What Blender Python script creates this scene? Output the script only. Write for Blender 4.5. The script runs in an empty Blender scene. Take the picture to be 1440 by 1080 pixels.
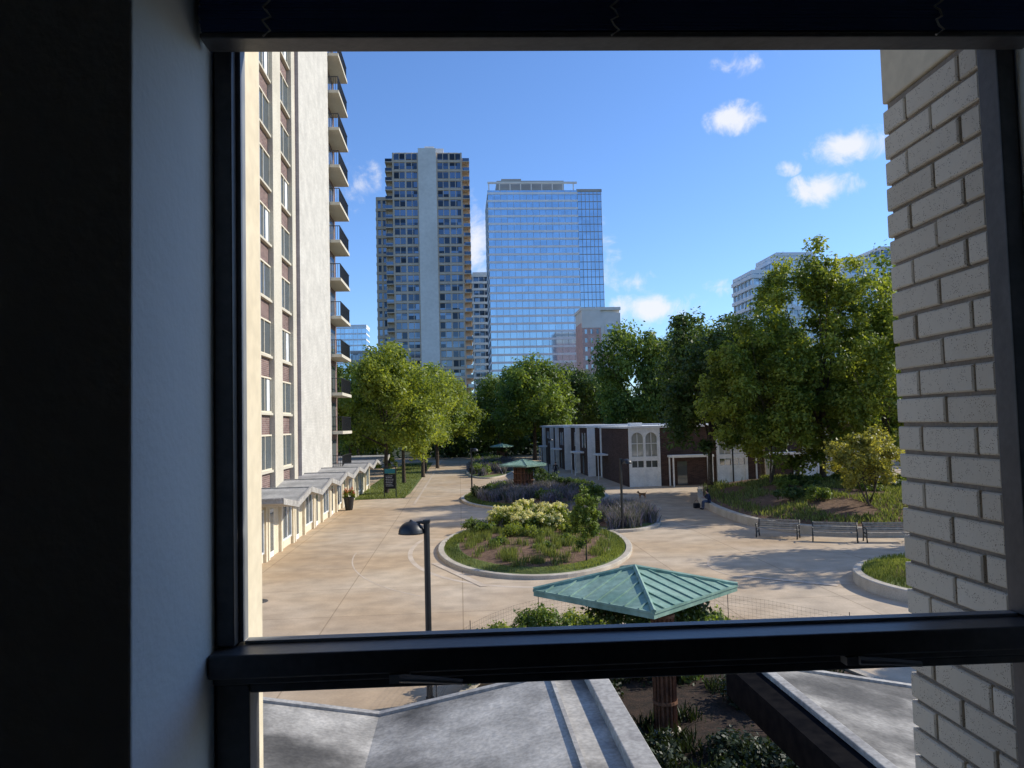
import bpy, math, random
import numpy as np
from mathutils import Vector, Matrix
random.seed(7)
scene=bpy.context.scene
COL=scene.collection
rad=math.radians
GA=rad(4.0)
def G(v,u,z=0.0):
    return (v*math.cos(GA)-u*math.sin(GA), v*math.sin(GA)+u*math.cos(GA), z)

# ---------------------------------------------------------------- materials
def base_mat(name):
    m=bpy.data.materials.new(name); m.use_nodes=True
    nt=m.node_tree; b=nt.nodes["Principled BSDF"]
    return m,nt,b
def nmat(name,c1,c2=None,scale=4,rough=.8,bump=0,metallic=0,detail=6,spec=.3,fine=None,bscale=None,sharp=(.35,.65),broad=None):
    m,nt,b=base_mat(name)
    b.inputs["Roughness"].default_value=rough
    b.inputs["Metallic"].default_value=metallic
    b.inputs["Specular IOR Level"].default_value=spec
    c2=c2 or tuple(min(1,x*1.18+.003) for x in c1)
    tc=nt.nodes.new("ShaderNodeTexCoord")
    n=nt.nodes.new("ShaderNodeTexNoise"); n.inputs["Scale"].default_value=scale; n.inputs["Detail"].default_value=detail
    nt.links.new(tc.outputs["Object"],n.inputs["Vector"])
    r=nt.nodes.new("ShaderNodeValToRGB")
    r.color_ramp.elements[0].position=sharp[0]; r.color_ramp.elements[1].position=sharp[1]
    r.color_ramp.elements[0].color=(*c1,1); r.color_ramp.elements[1].color=(*c2,1)
    nt.links.new(n.outputs["Fac"],r.inputs["Fac"])
    out=r.outputs["Color"]
    for fb in (fine,broad):
        if not fb: continue
        n2=nt.nodes.new("ShaderNodeTexNoise"); n2.inputs["Scale"].default_value=fb[0]; n2.inputs["Detail"].default_value=5
        nt.links.new(tc.outputs["Object"],n2.inputs["Vector"])
        mr=nt.nodes.new("ShaderNodeMapRange"); mr.inputs[1].default_value=.35; mr.inputs[2].default_value=.65
        mr.inputs[3].default_value=1-fb[1]; mr.inputs[4].default_value=1+fb[1]
        nt.links.new(n2.outputs["Fac"],mr.inputs[0])
        vm=nt.nodes.new("ShaderNodeVectorMath"); vm.operation='SCALE'
        nt.links.new(out,vm.inputs[0]); nt.links.new(mr.outputs[0],vm.inputs["Scale"])
        out=vm.outputs[0]
    nt.links.new(out,b.inputs["Base Color"])
    if bump:
        bp=nt.nodes.new("ShaderNodeBump"); bp.inputs["Strength"].default_value=bump; bp.inputs["Distance"].default_value=.02
        n3=nt.nodes.new("ShaderNodeTexNoise"); n3.inputs["Scale"].default_value=bscale or scale*4; n3.inputs["Detail"].default_value=5
        nt.links.new(tc.outputs["Object"],n3.inputs["Vector"])
        nt.links.new(n3.outputs["Fac"],bp.inputs["Height"]); nt.links.new(bp.outputs[0],b.inputs["Normal"])
    return m
def brickmat(name,c1,c2,mortar,bw=.2,bh=.067,ms=.08):
    m,nt,b=base_mat(name); b.inputs["Roughness"].default_value=.9; b.inputs["Specular IOR Level"].default_value=.15
    tc=nt.nodes.new("ShaderNodeTexCoord"); sp=nt.nodes.new("ShaderNodeSeparateXYZ"); nt.links.new(tc.outputs["Object"],sp.inputs[0])
    ad=nt.nodes.new("ShaderNodeMath"); nt.links.new(sp.outputs[0],ad.inputs[0]); nt.links.new(sp.outputs[1],ad.inputs[1])
    cb=nt.nodes.new("ShaderNodeCombineXYZ"); nt.links.new(ad.outputs[0],cb.inputs[0]); nt.links.new(sp.outputs[2],cb.inputs[1])
    br=nt.nodes.new("ShaderNodeTexBrick"); nt.links.new(cb.outputs[0],br.inputs["Vector"])
    br.inputs["Color1"].default_value=(*c1,1); br.inputs["Color2"].default_value=(*c2,1); br.inputs["Mortar"].default_value=(*mortar,1)
    br.inputs["Scale"].default_value=1; br.inputs["Brick Width"].default_value=bw; br.inputs["Row Height"].default_value=bh
    br.inputs["Mortar Size"].default_value=bh*ms
    n=nt.nodes.new("ShaderNodeTexNoise"); n.inputs["Scale"].default_value=.8; n.inputs["Detail"].default_value=6
    nt.links.new(tc.outputs["Object"],n.inputs["Vector"])
    mr=nt.nodes.new("ShaderNodeMapRange"); mr.inputs[3].default_value=.7; mr.inputs[4].default_value=1.3
    nt.links.new(n.outputs["Fac"],mr.inputs[0])
    vm=nt.nodes.new("ShaderNodeVectorMath"); vm.operation='SCALE'
    nt.links.new(br.outputs["Color"],vm.inputs[0]); nt.links.new(mr.outputs[0],vm.inputs["Scale"])
    nt.links.new(vm.outputs[0],b.inputs["Base Color"])
    return m
def leafmat(name,c1,c2,trans=.42):
    m=bpy.data.materials.new(name); m.use_nodes=True; nt=m.node_tree; nt.nodes.clear()
    o=nt.nodes.new("ShaderNodeOutputMaterial"); d=nt.nodes.new("ShaderNodeBsdfPrincipled"); t=nt.nodes.new("ShaderNodeBsdfTranslucent")
    d.inputs["Roughness"].default_value=.5; d.inputs["Specular IOR Level"].default_value=.35
    mx=nt.nodes.new("ShaderNodeMixShader"); mx.inputs[0].default_value=trans
    a=nt.nodes.new("ShaderNodeAttribute"); a.attribute_name="tint"
    r=nt.nodes.new("ShaderNodeValToRGB"); r.color_ramp.elements[0].color=(*c1,1); r.color_ramp.elements[1].color=(*c2,1)
    r.color_ramp.elements[0].position=.15; r.color_ramp.elements[1].position=.85
    nt.links.new(a.outputs["Fac"],r.inputs[0])
    sc=nt.nodes.new("ShaderNodeVectorMath"); sc.operation='MULTIPLY'; sc.inputs[1].default_value=(1.95,1.8,.85)
    nt.links.new(r.outputs[0],sc.inputs[0])
    nt.links.new(r.outputs[0],d.inputs["Base Color"]); nt.links.new(sc.outputs[0],t.inputs[0])
    nt.links.new(d.outputs[0],mx.inputs[1]); nt.links.new(t.outputs[0],mx.inputs[2]); nt.links.new(mx.outputs[0],o.inputs[0])
    return m
def glassy(name,base,refl=.5,rough=.05,tint=(.8,.9,1),var=.25,cell=1.5):
    m=bpy.data.materials.new(name); m.use_nodes=True; nt=m.node_tree; nt.nodes.clear()
    o=nt.nodes.new("ShaderNodeOutputMaterial"); d=nt.nodes.new("ShaderNodeBsdfDiffuse"); g=nt.nodes.new("ShaderNodeBsdfGlossy")
    g.inputs["Roughness"].default_value=rough; g.inputs["Color"].default_value=(*tint,1)
    mx=nt.nodes.new("ShaderNodeMixShader")
    sc=nt.nodes.new("ShaderNodeVectorMath"); sc.operation='SCALE'; sc.inputs["Scale"].default_value=1/cell
    fl=nt.nodes.new("ShaderNodeVectorMath"); fl.operation='FLOOR'
    wn=nt.nodes.new("ShaderNodeTexWhiteNoise"); wn.noise_dimensions='3D'
    geo=nt.nodes.new("ShaderNodeNewGeometry")
    nt.links.new(geo.outputs["Position"],sc.inputs[0]); nt.links.new(sc.outputs[0],fl.inputs[0]); nt.links.new(fl.outputs[0],wn.inputs[0])
    mr=nt.nodes.new("ShaderNodeMapRange"); mr.inputs[3].default_value=max(0,refl-var); mr.inputs[4].default_value=min(1,refl+var)
    nt.links.new(wn.outputs[0],mr.inputs[0]); nt.links.new(mr.outputs[0],mx.inputs[0])
    d.inputs[0].default_value=(*base,1)
    nt.links.new(d.outputs[0],mx.inputs[1]); nt.links.new(g.outputs[0],mx.inputs[2]); nt.links.new(mx.outputs[0],o.inputs[0])
    return m

M={}
M['curb']=nmat("concrete_curb",(.42,.36,.28),(.52,.46,.37),1.5,fine=(30,.12))
M['band']=nmat("light_concrete_band",(.48,.38,.28),(.58,.48,.37),1.2,fine=(25,.12))
M['soil']=nmat("mulch",(.09,.05,.03),(.19,.115,.07),5,rough=1,bump=.6,fine=(25,.4))
M['soild']=nmat("shade_darkened_soil",(.02,.014,.009),(.05,.03,.02),5,rough=1,bump=.6,fine=(25,.4))  # soil tone darkened to carry the shade below the roofs
M['lawn']=nmat("lawn",(.08,.11,.025),(.15,.18,.05),1.2,rough=1,bump=.5,bscale=30,fine=(20,.35))
M['ground']=nmat("far_ground",(.05,.06,.03),(.09,.09,.05),.1,rough=1)
M['dark_metal']=nmat("black_metal",(.012,.012,.013),(.02,.02,.02),8,rough=.45,spec=.5)
M['matte']=nmat("shade_black_fascia",(.008,.008,.009),(.014,.013,.013),8,rough=1,spec=0)  # near-black puts the shade of the beam's left face into its colour
M['frame']=nmat("dark_bronze_frame",(.050,.050,.053),(.072,.072,.075),14,rough=.42,spec=.5,bump=.05,fine=(60,.12))
M['bead']=nmat("gray_aluminium_bead",(.16,.17,.18),(.22,.23,.24),14,rough=.5,spec=.5)
M['inwall']=nmat("interior_paint",(.56,.61,.62),(.61,.66,.67),3,rough=.75,bump=.1,bscale=60)
M['inwall_dark']=nmat("room_paint",(.60,.57,.53),(.64,.61,.57),3,rough=.8)
M['floor']=nmat("wood_floor",(.20,.14,.10),(.26,.19,.14),3)
M['cream']=nmat("cream_paint",(.62,.54,.40),(.72,.64,.49),2.5,fine=(30,.06))
M['creamC']=nmat("cream_concrete",(.50,.45,.35),(.60,.545,.43),.35,fine=(14,.1))
M['stone']=brickmat("pale_painted_brick",(.52,.485,.42),(.58,.545,.475),(.44,.41,.36),.4,.1)
M['brickL']=brickmat("purple_brown_brick",(.14,.085,.075),(.22,.14,.12),(.32,.29,.26),.4,.1)
M['brickT']=brickmat("dark_brown_brick",(.05,.03,.025),(.095,.057,.047),(.11,.09,.08),.4,.1)
M['white']=nmat("white_paint",(.64,.65,.64),(.80,.80,.78),1.5,fine=(10,.06))
M['pane']=glassy("window_glass",(.10,.11,.11),.30,.04,(.75,.85,.95),.2,2.5)
M['pane_light']=glassy("curtained_glass",(.40,.40,.36),.25,.05,(.8,.9,1),.2,2.5)
M['roofc']=nmat("weathered_roof",(.10,.092,.08),(.40,.37,.32),.6,fine=(24,.16),bump=.4,bscale=9,sharp=(.40,.54),detail=13,broad=(2.3,.25))
M['roofl']=nmat("canopy_roof_membrane",(.26,.25,.23),(.42,.40,.37),1.2,fine=(12,.15))
M['cap']=nmat("roof_edge_cap",(.28,.26,.235),(.42,.395,.35),3,fine=(20,.2))
M['copper']=nmat("verdigris_copper",(.15,.26,.195),(.27,.39,.30),1.3,rough=.6,spec=.35,fine=(9,.14),detail=9,broad=(3.1,.1))
M['rust']=nmat("brown_trellis",(.10,.045,.025),(.2,.09,.045),4,fine=(20,.3))
M['bark']=nmat("bark",(.05,.036,.025),(.12,.09,.065),5,rough=1,bump=.8)
M['tower_c']=nmat("tower_concrete",(.70,.65,.58),(.80,.75,.68),.12,fine=(1,.05))
M['tower_g']=nmat("tower_gray_concrete",(.36,.34,.31),(.44,.42,.38),.12)
M['tower_t']=nmat("tower_tan_trim",(.54,.43,.32),(.64,.52,.40),.4)
M['glassT']=glassy("tower_window_glass",(.03,.036,.045),.22,.06,(.5,.6,.75),.2,2.2)
M['glassB']=glassy("curtain_wall_glass",(.14,.25,.42),.66,.08,(.66,.84,1),.08,3.0)
M['glassP']=glassy("pale_balcony_glass",(.30,.36,.40),.35,.1,(.85,.93,1),.2,2.5)
M['bandw']=nmat("white_spandrel",(.80,.80,.79),(.90,.9,.89),.3)
M['pink']=brickmat("pink_brick",(.64,.37,.31),(.72,.45,.38),(.66,.55,.5),.9,.3)
M['limestone']=nmat("limestone_trim",(.80,.73,.64),(.88,.81,.72),.4)
M['slat']=nmat("weathered_wood_slat",(.22,.19,.15),(.36,.31,.25),6,fine=(40,.2))
M['blind']=nmat("skylit_blue_blind",(.045,.085,.23),(.055,.10,.27),10,rough=.5)  # blue of skylight through translucent slats put into their base colour
M['cord']=nmat("blind_cord",(.3,.3,.29),None,10)
M['leafA']=leafmat("leaf_fresh_green",(.075,.12,.02),(.29,.33,.055),.45)
M['leafB']=leafmat("leaf_mid_green",(.05,.092,.018),(.19,.25,.045))
M['leafC']=leafmat("leaf_dark_green",(.024,.05,.015),(.095,.145,.034),.36)
M['leafY']=leafmat("leaf_yellow_green",(.13,.14,.025),(.36,.34,.08))
M['leafD']=leafmat("leaf_shade_darkened",(.010,.018,.007),(.033,.05,.014),.2)  # leaf green darkened; the near bed's shade is in the colour
M['grassb']=leafmat("grass_blades",(.07,.10,.022),(.21,.24,.075),.35)
M['sage']=leafmat("sage_stems",(.07,.09,.06),(.24,.21,.30),.25)
M['flower']=leafmat("cream_blossom",(.50,.48,.22),(.78,.74,.45),.3)
M['redfl']=leafmat("pink_flowers",(.4,.03,.05),(.6,.25,.12),.3)
M['skin']=nmat("skin",(.42,.24,.17),None,8,rough=.6)
M['navy']=nmat("navy_cloth",(.015,.02,.045),None,20)
M['jeans']=nmat("denim",(.05,.07,.12),None,20)
M['black']=nmat("black_cloth",(.012,.012,.014),None,20)
M['hair']=nmat("dark_hair",(.02,.013,.01),None,30)
M['fur']=nmat("brown_fur",(.22,.11,.05),(.32,.17,.08),20,rough=.95)
M['teal']=nmat("teal_sign",(.03,.16,.17),None,5)
M['signtxt']=nmat("sign_lettering",(.5,.5,.5),None,5)
M['drain']=nmat("cast_iron",(.05,.045,.04),(.09,.08,.07),10)
M['mortar']=nmat("mortar",(.26,.22,.175),(.32,.27,.22),30,rough=1,bump=.4)

# speckled cream brick
m,nt,b=base_mat("speckled_cream_brick"); b.inputs["Roughness"].default_value=.75
tc=nt.nodes.new("ShaderNodeTexCoord")
n1=nt.nodes.new("ShaderNodeTexNoise"); n1.inputs["Scale"].default_value=7; n1.inputs["Detail"].default_value=5
vo=nt.nodes.new("ShaderNodeTexVoronoi"); vo.inputs["Scale"].default_value=230
n4=nt.nodes.new("ShaderNodeTexNoise"); n4.inputs["Scale"].default_value=45; n4.inputs["Detail"].default_value=2
for n in (n1,vo,n4): nt.links.new(tc.outputs["Object"],n.inputs["Vector"])
at=nt.nodes.new("ShaderNodeAttribute"); at.attribute_name="tint"
r=nt.nodes.new("ShaderNodeValToRGB"); r.color_ramp.elements[0].color=(.52,.455,.355,1); r.color_ramp.elements[1].color=(.70,.635,.52,1)
ad=nt.nodes.new("ShaderNodeMath"); ad.operation='MULTIPLY_ADD'; ad.inputs[1].default_value=.5
nt.links.new(at.outputs["Fac"],ad.inputs[0]); 
hf=nt.nodes.new("ShaderNodeMath"); hf.operation='MULTIPLY'; hf.inputs[1].default_value=.5
nt.links.new(n1.outputs["Fac"],hf.inputs[0]); nt.links.new(hf.outputs[0],ad.inputs[2]); nt.links.new(ad.outputs[0],r.inputs[0])
ls=nt.nodes.new("ShaderNodeMath"); ls.operation='LESS_THAN'; ls.inputs[1].default_value=.26
nt.links.new(vo.outputs["Distance"],ls.inputs[0])
gt=nt.nodes.new("ShaderNodeMath"); gt.operation='GREATER_THAN'; gt.inputs[1].default_value=.51
nt.links.new(n4.outputs["Fac"],gt.inputs[0])
mu=nt.nodes.new("ShaderNodeMath"); mu.operation='MULTIPLY'; nt.links.new(ls.outputs[0],mu.inputs[0]); nt.links.new(gt.outputs[0],mu.inputs[1])
mx=nt.nodes.new("ShaderNodeMix"); mx.data_type='RGBA'; nt.links.new(mu.outputs[0],mx.inputs[0]); nt.links.new(r.outputs[0],mx.inputs[6]); mx.inputs[7].default_value=(.18,.13,.09,1)
nt.links.new(mx.outputs[2],b.inputs["Base Color"])
bp=nt.nodes.new("ShaderNodeBump"); bp.inputs["Strength"].default_value=.35; bp.inputs["Distance"].default_value=.004
n5=nt.nodes.new("ShaderNodeTexNoise"); n5.inputs["Scale"].default_value=90
nt.links.new(tc.outputs["Object"],n5.inputs["Vector"]); nt.links.new(n5.outputs["Fac"],bp.inputs["Height"]); nt.links.new(bp.outputs[0],b.inputs["Normal"])
M['brickC']=m
# plaza paving
m,nt,b=base_mat("plaza_paving"); b.inputs["Roughness"].default_value=.85; b.inputs["Specular IOR Level"].default_value=.2
tc=nt.nodes.new("ShaderNodeTexCoord")
def noi(s,d=6):
    n=nt.nodes.new("ShaderNodeTexNoise"); n.inputs["Scale"].default_value=s; n.inputs["Detail"].default_value=d; nt.links.new(tc.outputs["Object"],n.inputs["Vector"]); return n
a1=noi(.13,8); a2=noi(1.1,8); a3=noi(14,4)
r1=nt.nodes.new("ShaderNodeValToRGB"); r1.color_ramp.elements[0].position=.4; r1.color_ramp.elements[1].position=.6
r1.color_ramp.elements[0].color=(.475,.345,.215,1); r1.color_ramp.elements[1].color=(.54,.43,.305,1)
nt.links.new(a1.outputs[0],r1.inputs[0])
mr=nt.nodes.new("ShaderNodeMapRange"); mr.inputs[1].default_value=.3; mr.inputs[2].default_value=.7; mr.inputs[3].default_value=.80; mr.inputs[4].default_value=1.12
nt.links.new(a2.outputs[0],mr.inputs[0])
mr2=nt.nodes.new("ShaderNodeMapRange"); mr2.inputs[3].default_value=.84; mr2.inputs[4].default_value=1.16
nt.links.new(a3.outputs[0],mr2.inputs[0])
mm=nt.nodes.new("ShaderNodeMath"); mm.operation='MULTIPLY'; nt.links.new(mr.outputs[0],mm.inputs[0]); nt.links.new(mr2.outputs[0],mm.inputs[1])
br=nt.nodes.new("ShaderNodeTexBrick"); br.offset=0; br.inputs["Scale"].default_value=1; br.inputs["Brick Width"].default_value=4.2; br.inputs["Row Height"].default_value=4.2
br.inputs["Mortar Size"].default_value=.02; br.inputs["Color1"].default_value=(1,1,1,1); br.inputs["Color2"].default_value=(.93,.93,.95,1); br.inputs["Mortar"].default_value=(.66,.64,.61,1)
rot=nt.nodes.new("ShaderNodeMapping"); rot.inputs["Rotation"].default_value=(0,0,rad(-4))
nt.links.new(tc.outputs["Object"],rot.inputs[0]); nt.links.new(rot.outputs[0],br.inputs["Vector"])
v1=nt.nodes.new("ShaderNodeVectorMath"); v1.operation='SCALE'; nt.links.new(r1.outputs[0],v1.inputs[0]); nt.links.new(mm.outputs[0],v1.inputs["Scale"])
v2=nt.nodes.new("ShaderNodeVectorMath"); v2.operation='MULTIPLY'; nt.links.new(v1.outputs[0],v2.inputs[0]); nt.links.new(br.outputs[0],v2.inputs[1])
nt.links.new(v2.outputs[0],b.inputs["Base Color"])
M['plaza']=m

# ---------------------------------------------------------------- mesh helpers
class MB:
    def __init__(s): s.v=[]; s.f=[]; s.m=[]
    def add(s,vs,fs,mi=0):
        o=len(s.v); s.v+= [tuple(p) for p in vs]; s.f+=[tuple(i+o for i in f) for f in fs]; s.m+=[mi]*len(fs); return s
    def box(s,x0,x1,y0,y1,z0,z1,mi=0):
        return s.add([(x0,y0,z0),(x1,y0,z0),(x1,y1,z0),(x0,y1,z0),(x0,y0,z1),(x1,y0,z1),(x1,y1,z1),(x0,y1,z1)],
              [(0,3,2,1),(4,5,6,7),(0,1,5,4),(1,2,6,5),(2,3,7,6),(3,0,4,7)],mi)
    def tube(s,pts,rs,n=8,mi=0,cap=True):
        pts=[Vector(p) for p in pts]; 
        if not isinstance(rs,(list,tuple)): rs=[rs]*len(pts)
        vs=[];fs=[]
        for i,p in enumerate(pts):
            d=(pts[min(i+1,len(pts)-1)]-pts[max(i-1,0)]).normalized()
            a=Vector((0,0,1)) if abs(d.z)<.9 else Vector((1,0,0))
            x=d.cross(a).normalized(); y=x.cross(d).normalized()
            for k in range(n):
                t=2*math.pi*(k+.5)/n
                vs.append(p+(x*math.cos(t)+y*math.sin(t))*rs[i])
        for i in range(len(pts)-1):
            for k in range(n):
                fs.append((i*n+k,i*n+(k+1)%n,(i+1)*n+(k+1)%n,(i+1)*n+k))
        if cap:
            fs.append(tuple(range(n-1,-1,-1))); fs.append(tuple((len(pts)-1)*n+k for k in range(n)))
        return s.add(vs,fs,mi)
    def lathe(s,prof,n=20,c=(0,0,0),mi=0):
        vs=[];fs=[]
        for (r,z) in prof:
            for k in range(n):
                t=2*math.pi*k/n; vs.append((c[0]+r*math.cos(t),c[1]+r*math.sin(t),c[2]+z))
        for i in range(len(prof)-1):
            for k in range(n): fs.append((i*n+k,i*n+(k+1)%n,(i+1)*n+(k+1)%n,(i+1)*n+k))
        return s.add(vs,fs,mi)
    def mesh(s,name,mats,smooth=False):
        me=bpy.data.meshes.new(name); me.from_pydata(s.v,[],s.f)
        for mm in mats: me.materials.append(mm)
        me.polygons.foreach_set("material_index",s.m)
        if smooth: me.polygons.foreach_set("use_smooth",[True]*len(s.f))
        me.update(); return me
def obj(name,me,parent=None,loc=(0,0,0),rot=0,scale=None):
    o=bpy.data.objects.new(name,me); o.location=loc; o.rotation_euler=(0,0,rot)
    if scale: o.scale=scale
    COL.objects.link(o)
    if parent: o.parent=parent
    return o
def part(parent,name,mb,mats,smooth=False,bevel=0,loc=(0,0,0),rot=0):
    me=mb if isinstance(mb,bpy.types.Mesh) else mb.mesh(name,mats,smooth)
    o=obj(name,me,parent,loc,rot)
    if bevel:
        bm=o.modifiers.new("bevel",'BEVEL'); bm.width=bevel; bm.segments=2; bm.limit_method='ANGLE'
    return o
def thing(name,label,cat,loc=(0,0,0),rot=0,group=None,scale=None):
    o=obj(name,None,None,loc,rot,scale); o.empty_display_size=.2
    o["label"]=label; o["category"]=cat
    if group: o["group"]=group
    return o
def tag(o,label=None,cat=None,kind=None,group=None):
    if label: o["label"]=label
    if cat: o["category"]=cat
    if kind: o["kind"]=kind
    if group: o["group"]=group
    return o
def copy_thing(src,loc,rot=None,scale=None,label=None,matmap=None):
    c=src.copy(); COL.objects.link(c); c.location=loc
    if rot is not None: c.rotation_euler=(0,0,rot)
    if scale: c.scale=scale
    if label: c["label"]=label
    def rec(s,d):
        for ch in list(s.children):
            k=ch.copy(); COL.objects.link(k); k.parent=d
            if matmap and ch.name.split('.')[0] in matmap:
                k.material_slots[0].link='OBJECT'; k.material_slots[0].material=matmap[ch.name.split('.')[0]]
            rec(ch,k)
    rec(src,c); return c

def leaf_mesh(name,C,Rr,per,leaf,seed,mat,squash=.85,up=.5,aspect=.6):
    rng=np.random.default_rng(seed); C=np.array(C,float); Rr=np.array(Rr,float)
    n=len(C)*per; idx=np.repeat(np.arange(len(C)),per)
    d=rng.normal(size=(n,3)); d/=np.linalg.norm(d,axis=1)[:,None]
    r=rng.random(n)**.45
    r*= (1+.25*np.sin(d[:,0]*5+idx)+.2*np.sin(d[:,2]*7+idx*2.1))
    p=C[idx]+d*(r*Rr[idx])[:,None]*np.array([1,1,squash])
    nn=d*.6+rng.normal(size=(n,3))*.55+np.array([0,0,up]); nn/=np.linalg.norm(nn,axis=1)[:,None]
    t1=np.cross(nn,rng.normal(size=(n,3))); t1/=np.linalg.norm(t1,axis=1)[:,None]; t2=np.cross(nn,t1)
    s=(leaf*(.55+.9*rng.random(n)))[:,None]
    V=np.stack([p+t1*s*.55,p+t2*s*.5*aspect,p-t1*s*.5,p-t2*s*.5*aspect],1).reshape(-1,3)
    F=np.arange(4*n).reshape(-1,4)
    me=bpy.data.meshes.new(name); me.from_pydata(V,[],F)
    cr=rng.random(len(C))
    ti=np.clip(.55*cr[idx]+.45*rng.random(n),0,1)
    a=me.attributes.new("tint",'FLOAT','POINT'); a.data.foreach_set("value",np.repeat(ti,4).astype(np.float32))
    me.materials.append(mat); me.update(); return me
def blades_mesh(name,P,h,w,seed,mat,lean=.35,z=None):
    rng=np.random.default_rng(seed); n=len(P)
    z=np.zeros(n) if z is None else z
    th=rng.random(n)*6.283; hh=h*(.5+.8*rng.random(n)); ww=w*(.6+.8*rng.random(n))
    b=np.column_stack([P[:,0],P[:,1],z]); sd=np.column_stack([np.cos(th),np.sin(th),0*th])*ww[:,None]*.5
    la=rng.random(n)*6.283; le=lean*hh*rng.random(n)*1.4
    tip=b+np.column_stack([np.cos(la)*le,np.sin(la)*le,hh]); mid=b*.5+tip*.5+np.column_stack([0*th,0*th,.12*hh])
    V=np.stack([b-sd,b+sd,mid+sd*.8,tip,mid-sd*.8],1).reshape(-1,3)
    F=np.arange(5*n).reshape(-1,5)
    me=bpy.data.meshes.new(name); me.from_pydata(V,[],F)
    a=me.attributes.new("tint",'FLOAT','POINT'); a.data.foreach_set("value",np.repeat(rng.random(n),5).astype(np.float32))
    me.materials.append(mat); me.update(); return me

# ---------------------------------------------------------------- camera
cam=bpy.data.cameras.new("camera"); cam.sensor_width=36; cam.lens=27; cam.clip_start=.05; cam.clip_end=6000
co=bpy.data.objects.new("camera",cam); COL.objects.link(co)
co.matrix_world=Matrix.Translation((0,0,6))@Matrix.Rotation(rad(93.0),4,'X')@Matrix.Rotation(rad(-1.4),4,'Z')
scene.camera=co

# ---------------------------------------------------------------- light & sky
SAZ,SEL=72.5,32.0
sun=bpy.data.lights.new("sun",'SUN'); sun.energy=5.0; sun.angle=rad(.53); sun.color=(1,.94,.82)
so=bpy.data.objects.new("sun",sun); COL.objects.link(so)
sd=Vector((math.sin(rad(SAZ))*math.cos(rad(SEL)),math.cos(rad(SAZ))*math.cos(rad(SEL)),math.sin(rad(SEL))))
so.rotation_euler=sd.to_track_quat('Z','Y').to_euler()
w=bpy.data.worlds.new("World"); scene.world=w; w.use_nodes=True; nt=w.node_tree; nt.nodes.clear()
out=nt.nodes.new("ShaderNodeOutputWorld"); bg=nt.nodes.new("ShaderNodeBackground"); bg.inputs[1].default_value=.15
sky=nt.nodes.new("ShaderNodeTexSky"); sky.sky_type='NISHITA'; sky.sun_disc=False; sky.sun_elevation=rad(SEL); sky.sun_rotation=rad(SAZ)
sky.air_density=1.0; sky.dust_density=.35; sky.ozone_density=2.0
tint=nt.nodes.new("ShaderNodeVectorMath"); tint.operation='MULTIPLY'; tint.inputs[1].default_value=(.76,1.0,1.38)
nt.links.new(sky.outputs[0],tint.inputs[0])
tc=nt.nodes.new("ShaderNodeTexCoord"); sp=nt.nodes.new("ShaderNodeSeparateXYZ"); nt.links.new(tc.outputs["Generated"],sp.inputs[0])
az=nt.nodes.new("ShaderNodeMath"); az.operation='ARCTAN2'; nt.links.new(sp.outputs[0],az.inputs[0]); nt.links.new(sp.outputs[1],az.inputs[1])
el=nt.nodes.new("ShaderNodeMath"); el.operation='ARCSINE'; nt.links.new(sp.outputs[2],el.inputs[0])
cb=nt.nodes.new("ShaderNodeCombineXYZ"); nt.links.new(az.outputs[0],cb.inputs[0]); nt.links.new(el.outputs[0],cb.inputs[1])
clouds=[(16.9,20.8,2.6,1.5,1.0),(24.6,17.9,3.6,1.6,1.1),(22.6,15.5,3.1,1.5,1.1),(10.6,8.2,4.8,1.5,1.15),(-2.6,13.9,1.9,4.4,.9),
        (-11.7,17.5,3.2,2.8,.5),(17.5,24.2,3.4,1.2,.5),(9.6,10.2,2.6,1.2,.65),(7.4,12,1.4,2.4,.5),(20.5,17.2,1.2,.8,.6),(30,11,4,1.5,.6),(-6,11,3,1.5,.5),(15.5,9.3,2.2,1.0,.45),(6.9,14.5,1.2,1.1,.5)]
prev=None
for (a,e,ra,re_,k) in clouds:
    s1=nt.nodes.new("ShaderNodeVectorMath"); s1.operation='SUBTRACT'; s1.inputs[1].default_value=(rad(a),rad(e),0); nt.links.new(cb.outputs[0],s1.inputs[0])
    s2=nt.nodes.new("ShaderNodeVectorMath"); s2.operation='MULTIPLY'; s2.inputs[1].default_value=(1/rad(ra),1/rad(re_),0); nt.links.new(s1.outputs[0],s2.inputs[0])
    s3=nt.nodes.new("ShaderNodeVectorMath"); s3.operation='LENGTH'; nt.links.new(s2.outputs[0],s3.inputs[0])
    s4=nt.nodes.new("ShaderNodeMapRange"); s4.inputs[1].default_value=0; s4.inputs[2].default_value=1; s4.inputs[3].default_value=k; s4.inputs[4].default_value=0
    nt.links.new(s3.outputs["Value"],s4.inputs[0])
    if prev is None: prev=s4.outputs[0]
    else:
        mxn=nt.nodes.new("ShaderNodeMath"); mxn.operation='MAXIMUM'; nt.links.new(prev,mxn.inputs[0]); nt.links.new(s4.outputs[0],mxn.inputs[1]); prev=mxn.outputs[0]
cn=nt.nodes.new("ShaderNodeTexNoise"); cn.inputs["Scale"].default_value=26; cn.inputs["Detail"].default_value=9; cn.inputs["Roughness"].default_value=.62; cn.inputs["Distortion"].default_value=.4
nt.links.new(cb.outputs[0],cn.inputs["Vector"])
ca=nt.nodes.new("ShaderNodeMath"); ca.operation='MULTIPLY_ADD'; ca.inputs[1].default_value=2.2; ca.inputs[2].default_value=-1.1; nt.links.new(cn.outputs["Fac"],ca.inputs[0])
cs=nt.nodes.new("ShaderNodeMath"); cs.operation='MULTIPLY'
nt.links.new(ca.outputs[0],cs.inputs[0]); mk=nt.nodes.new("ShaderNodeMapRange"); mk.inputs[2].default_value=.15; nt.links.new(prev,mk.inputs[0]); nt.links.new(mk.outputs[0],cs.inputs[1])
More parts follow.
